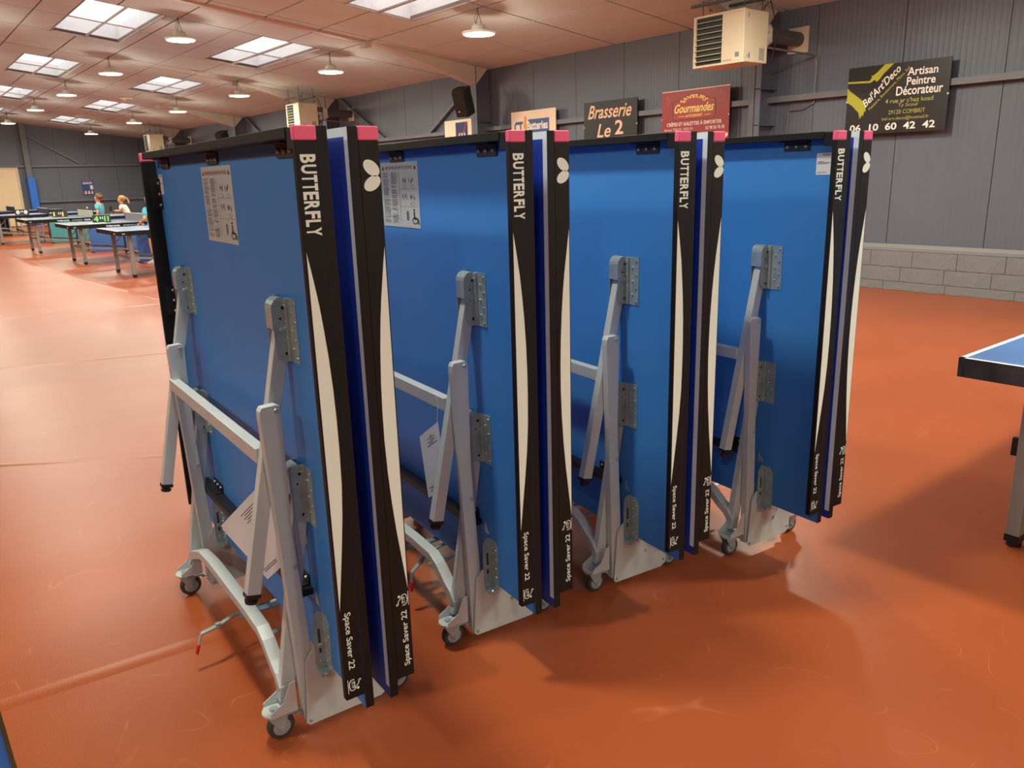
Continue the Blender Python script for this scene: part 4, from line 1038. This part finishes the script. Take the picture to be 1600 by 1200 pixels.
open_table(2.706, 21.0, TOPD, BLACK, True, 'third open table of the far row, with a pale net')
open_table(2.45, 25.3, TOPV, BLACK, False, 'violet-blue open table at the left photo edge behind the lettered ones')
open_table(2.2, 29.8, TOPD, BLACK, False, 'farthest open table at the left edge, dark top before the cream door')
net(2.881, 16.99, 'net_grey', (150, 150, 160), 'white-topped grey net beside the child in turquoise, on the second open table')
net(2.706, 21.0, 'net_pale', (206, 214, 196), 'pale net with white band in the middle of the third open table')
net(2.45, 25.3, 'net_dark', (58, 58, 64), 'dark net with white band behind the yellow numbered scoreboard')
net(2.2, 29.8, 'net_darker', (52, 52, 58), 'dark net farthest away at the left, before the cream door')
rt = open_table(3.085, -.296, TOPR, WORN, False, 'blue table with white border and worn black apron at the right edge')
MB().box((.185, 1.35, .37), (.205, 1.372, .44)).build('leg_latch', BPLAS, rt)

# surrounds (barriers), scoreboards, ball --------------------------------
def barrier(x0, x1, y, h, col, name, label):
    r = empty('court_surround', ((x0 + x1) / 2, y, 0)); tag(r, label, 'barrier', 'court surrounds between the far tables'); w2 = (x1 - x0) / 2
    MB().box((-w2, -.02, .01), (w2, .02, h)).build('panel', mat(name, col, .6, var=.06), r, bevel=.006)
    f = MB(); f.box((-w2, -.16, 0), (-w2 + .02, .16, .02)); f.box((w2 - .02, -.16, 0), (w2, .16, .02)); f.build('foot', BPLAS, r)
barrier(3.72, 4.75, 24.7, .72, (70, 142, 152), 'teal_fabric', 'teal court surround panel standing behind the third open table')
barrier(3.80, 5.0, 20.2, .72, (58, 98, 170), 'blue_fabric', 'blue court surround panel behind the second open table')
barrier(3.93, 5.0, 16.62, .72, (58, 98, 170), 'blue_fabric', 'blue court surround panel right behind the nearest open table, next to the folded table')
barrier(3.0, 3.6, 31.5, .70, (34, 34, 40), 'black_fabric', 'black court surround panel in front of the cream door')
def scoreboard(x, y, a, b, col, mid, label, sc=1.0):
    r = empty('scoreboard', (x, y, .7605), R(-12)); r.scale = (.68, .68, .68); tag(r, label, 'scoreboard', 'flip scoreboards on the tables')
    bk = mat('scoreboard_black', (24, 24, 26), .5, var=.04)
    MB().prism([(-.16, 0), (-.04, .21), (.04, .21), (.16, 0)], lambda p, q: (-.24 * sc, p * .6, q), lambda p, q: (.24 * sc, p * .6, q)).build('stand', bk, r)
    d = Vector((0, .12 * .6, .21)).normalized(); o = Vector((0, -.096 - .001, 0)); n = Vector((0, -.003, .001))
    def Q(u_, t): return o + n + Vector((u_, 0, 0)) + d * t
    for k, (u0, u1, s_) in enumerate(((-.22, -.05, a), (.05, .22, b))):
        mb = MB(); flat(mb, [Q(u0, .02), Q(u1, .02), Q(u1, .2), Q(u0, .2)]); build_flat(mb, 'digit_card', bk, r)
        mb = MB(); add_text(mb, s_, Q(u0 + .02, .03) + n * .5, Vector((.12 if len(s_) > 1 or s_ in '40' else .045, 0, 0)), d * .155, .06); build_flat(mb, 'digit', mat('digit_' + mid, col, .5, var=0), r)
    mb = MB(); add_text(mb, '0', Q(-.045, .10) + n, Vector((.03, 0, 0)), d * .07, .06); add_text(mb, '2', Q(.012, .10) + n, Vector((.03, 0, 0)), d * .07, .06); build_flat(mb, 'set_digit', WPRINT, r)
scoreboard(3.60, 17.75, '4', '11', (120, 214, 90), 'green', 'black flip scoreboard with green 4 and 11')
scoreboard(3.60, 22.2, '1', '1', (226, 216, 60), 'yellow', 'black flip scoreboard with two yellow numbers 1')
scoreboard(3.25, 25.6, '0', '0', (235, 235, 230), 'white', 'black flip scoreboard with white zeros at the left')
bl = MB(); bl.lathe((0, 0, -.02), (0, 0, 1), [(.02 - .02 * math.cos(R(a)), .02 * math.sin(R(a))) for a in range(0, 181, 20)], 14)
tag(bl.build('table_tennis_ball', mat('white_ball', (245, 242, 235), .4, var=0), smooth=True, loc=(4.1, 21.6, .965)), 'small white ball in the air above the pale net, left of the boy', 'ball')
pp = MB().box((0, 0, 0), (.3, .21, .002)).build('score_sheet', PAPER, loc=(3.3, 17.35, .7612)); tag(pp, 'white score sheet lying left of the green numbered scoreboard', 'paper')

# blue barrier whose dark edged corner shows at the lower left ------------
bb = empty('court_surround', (0.0, 0, 0)); tag(bb, 'bright blue panel with a dark olive edge, cut off by the lower left corner', 'barrier')
PX = lambda z: .021 + (.591 - z) * .048
PBLUE = mat('bright_blue_panel', (48, 118, 214), .45, var=.04); POLV = mat('dark_olive_edge', (74, 68, 40), .55, var=.1)
MB().add([(-1.4, 1.49, .01), (PX(.01) - .007, 1.49, .01), (PX(.7) - .007, 1.49, .70), (-1.4, 1.49, .70), (-1.4, 1.515, .01), (PX(.01) - .007, 1.515, .01), (PX(.7) - .007, 1.515, .70), (-1.4, 1.515, .70)],
         [(0, 1, 2, 3), (7, 6, 5, 4), (0, 4, 5, 1), (1, 5, 6, 2), (2, 6, 7, 3), (3, 7, 4, 0)]).build('panel', PBLUE, bb)
MB().add([(PX(.0) - .007, 1.487, .0), (PX(.0), 1.487, .0), (PX(.71), 1.487, .71), (PX(.71) - .007, 1.487, .71), (PX(.0) - .007, 1.518, .0), (PX(.0), 1.518, .0), (PX(.71), 1.518, .71), (PX(.71) - .007, 1.518, .71)],
         [(0, 1, 2, 3), (7, 6, 5, 4), (0, 4, 5, 1), (1, 5, 6, 2), (2, 6, 7, 3), (3, 7, 4, 0)]).build('edge_strip', POLV, bb)

# ================================================================ PEOPLE
SKIN = mat('skin', (214, 158, 126), .6, var=.03)
def skin(name, V, E_, mats, parent, sub=2):
    me = bpy.data.meshes.new(name); keys = list(V); me.from_pydata([V[k][0] for k in keys], [(keys.index(a), keys.index(b)) for a, b in E_], [])
    me.materials.append(mats)
    o = bpy.data.objects.new(name, me); C.objects.link(o); o.parent = parent
    sk = o.modifiers.new('skin', 'SKIN'); sk.use_smooth_shade = True
    if not me.skin_vertices: me.attributes.new  # layer is made by the modifier
    lay = me.skin_vertices[0].data if len(me.skin_vertices) else None
    if lay is not None:
        for i, k in enumerate(keys):
            r_ = V[k][1]; r_ = r_ if isinstance(r_, tuple) else (r_, r_); lay[i].radius = r_; lay[i].use_root = (i == 0)
    sb = o.modifiers.new('subdivision', 'SUBSURF'); sb.levels = sub; sb.render_levels = sub
    return o
def person(loc, rz, sc, lean, arms, shirt, bottom, hair, label, pony=False, group=None):
    """faces local +x; built for a 1.30 m child; lean = forward tilt of the trunk in metres at the neck"""
    r = empty('person', loc, rz); r.scale = (sc, sc, sc); tag(r, label, 'person', group)
    nx = lean; hx = lean * 1.25
    V = {'pelvis': ((0, 0, .66), (.095, .075)), 'belly': ((nx * .35, 0, .78), (.085, .07)), 'chest': ((nx * .8, 0, .93), (.10, .08)), 'neck': ((nx, 0, 1.045 - lean * .25), .042),
         'jaw': ((hx + .012, 0, 1.11 - lean * .3), .062), 'head': ((hx, 0, 1.19 - lean * .35), (.088, .080)), 'crown': ((hx - .01, 0, 1.245 - lean * .35), .060)}
    E_ = [('pelvis', 'belly'), ('belly', 'chest'), ('chest', 'neck'), ('neck', 'jaw'), ('jaw', 'head'), ('head', 'crown')]
    for s, nm in ((1, 'l'), (-1, 'r')):
        el, ha = arms[nm]
        V['sh' + nm] = ((nx * .92, s * .125, .985 - lean * .2), .045); V['el' + nm] = (el, .032); V['wr' + nm] = (ha, .024)
        d = (Vector(ha) - Vector(el)).normalized(); V['pa' + nm] = (tuple(Vector(ha) + d * .05), (.028, .016))
        V['hi' + nm] = ((0, s * .075, .60), .075); V['kn' + nm] = ((.03, s * .085, .34), .048); V['an' + nm] = ((-.01, s * .09, .07), .032); V['to' + nm] = ((.10, s * .095, .03), (.032, .024))
        E_ += [('chest', 'sh' + nm), ('sh' + nm, 'el' + nm), ('el' + nm, 'wr' + nm), ('wr' + nm, 'pa' + nm), ('pelvis', 'hi' + nm), ('hi' + nm, 'kn' + nm), ('kn' + nm, 'an' + nm), ('an' + nm, 'to' + nm)]
    body = skin('body', V, E_, SKIN, r)
    # fingers
    f = MB()
    for nm in 'lr':
        el, ha = map(Vector, arms[nm]); d = (ha - el).normalized(); side = d.cross(Vector((0, 0, 1))); side = side.normalized() if side.length > .1 else Vector((0, 1, 0)); p = ha + d * .07
        for k, L_ in enumerate((.045, .055, .05, .04)): a = p + side * (.014 * (k - 1.5)); f.tube([a - d * .02, a + d * L_ * .5, a + d * L_ * .9 + Vector((.012, 0, -.008))], .0065, 6)
        f.tube([ha + d * .02 + side * .02, ha + d * .05 + side * .045, ha + d * .075 + side * .045], .008, 6)
    f.build('finger', SKIN, r, smooth=True)['kind'] = 'stuff'
    # face: eyes, nose, ears
    hz = 1.185 - lean * .35
    e = MB()
    for s in (1, -1): e.lathe((hx + .074, s * .03, hz), (1, 0, 0), [(0, .010), (.006, .008), (.008, .002)], 8)
    e.build('eye', mat('dark_eye', (40, 30, 28), .3, var=0), r)
    n = MB(); n.lathe((hx + .074, 0, hz - .028), (1, 0, .2), [(0, .014), (.012, .010), (.018, .003)], 8)
    for s in (1, -1): n.lathe((hx - .005, s * .072, hz - .015), (0, s, 0), [(0, .018), (.010, .016), (.014, .006)], 8)
    n.build('nose_and_ear', SKIN, r, smooth=True)
    MB().box((hx + .078, -.018, hz - .055), (hx + .083, .018, hz - .050)).build('mouth', mat('lip', (170, 92, 84), .5, var=0), r)
    # hair cap
    hm = mat('hair_' + hair[0], hair[1], .7, var=.25, scale=30)
    hb = MB(); prof = [(-.045, .070), (-.02, .086), (.0, .096), (.03, .096), (.06, .080), (.08, .055), (.09, .01)]
    hb.lathe((hx - .040, 0, hz + .022), (-.45, 0, 1), prof, 16)
    if not pony:
        rr = random.Random(2)
        for i in range(26):
            t = rr.uniform(0, 6.28); z = rr.uniform(-.02, .09); q = .088 * math.cos(z * 9); hb.lathe((hx - .045 + q * math.cos(t) * .9, q * math.sin(t), hz + .02 + z), (math.cos(t), math.sin(t), .4), [(-.015, .012), (.0, .022), (.015, .012)], 6)
    else:
        hb.tube([(hx - .10, 0, hz + .04), (hx - .16, 0, hz + .03), (hx - .20, .01, hz - .03), (hx - .21, .01, hz - .10)], .024, 8)
    hb.build('hair', hm, r, smooth=True)
    # clothes
    S = {'waist': ((nx * .05, 0, .66), (.118, .098)), 'belly': ((nx * .35, 0, .78), (.108, .09)), 'chest': ((nx * .8, 0, .93), (.118, .096)), 'col': ((nx * .97, 0, 1.02 - lean * .24), .058)}
    ES = [('waist', 'belly'), ('belly', 'chest'), ('chest', 'col')]
    for s, nm in ((1, 'l'), (-1, 'r')):
        sh = Vector((nx * .92, s * .13, .985 - lean * .2)); el = Vector(arms[nm][0])
        S['s' + nm] = (tuple(sh), .060); S['e' + nm] = (tuple(sh.lerp(el, .75)), .052); ES += [('chest', 's' + nm), ('s' + nm, 'e' + nm)]
    skin('t_shirt', S, ES, shirt, r)
    Bt = {'w': ((0, 0, .65), (.118, .095))}; EB = []
    for s, nm in ((1, 'l'), (-1, 'r')):
        Bt['h' + nm] = ((0, s * .075, .58), .092); Bt['k' + nm] = ((.02, s * .085, .42), .075); EB += [('w', 'h' + nm), ('h' + nm, 'k' + nm)]
    skin('shorts', Bt, EB, bottom, r)
    sh = MB()
    for s in (1, -1): sh.prism([(-.055, 0), (.15, 0), (.155, .03), (.09, .06), (.03, .085), (-.05, .09)], lambda a, b: (a, s * .092 - .038, b), lambda a, b: (a, s * .092 + .038, b))
    sh.build('shoe', mat('white_shoe', (226, 224, 220), .5, var=.03), r, bevel=.01)
    return r
TURQ = mat('turquoise_shirt', (84, 172, 196), .8, var=.05); WSH = mat('white_shirt', (232, 226, 216), .8, var=.04); DNAV = mat('dark_shorts', (36, 38, 48), .8, var=.06)
person((4.86, 23.95, 0), R(140), .985, .02, {'l': ((-.02, .17, .80), (.06, .16, .63)), 'r': ((.0, -.17, .80), (.10, -.15, .64))}, TURQ, DNAV, ('brown', (112, 78, 50)),
       'boy with curly brown hair in a turquoise T-shirt, standing in profile', group=None)
person((5.33, 22.95, 0), R(146), .97, .13, {'l': ((.16, .17, .84), (.27, .10, .85)), 'r': ((.14, -.17, .84), (.26, -.12, .83))}, WSH, DNAV, ('blond', (176, 132, 84)),
       'girl with blond ponytail in a white shirt, leaning forward to play', pony=True)
person((4.16, 16.15, 0), R(120), 1.03, .03, {'l': ((-.02, .22, .82), (.12, .20, .74)), 'r': ((.06, -.19, .80), (.20, -.15, .80))}, TURQ, DNAV, ('dark', (70, 50, 36)),
       'child in a turquoise T-shirt seen half hidden behind the nearest folded table')
b_ = empty('bat', (5.33 - .36, 22.95 + .27, .80), R(146)); tag(b_, 'dark table tennis bat held by the girl in white', 'bat')
MB().lathe((0, 0, .08), (1, 0, 0), [(0, .07), (.003, .078), (.012, .078), (.015, .07)], 20).build('blade', mat('bat_rubber', (30, 28, 30), .5), b_)
MB().box((.002, -.012, -.06), (.013, .012, .01)).build('handle', mat('bat_wood', (170, 120, 70), .5), b_)
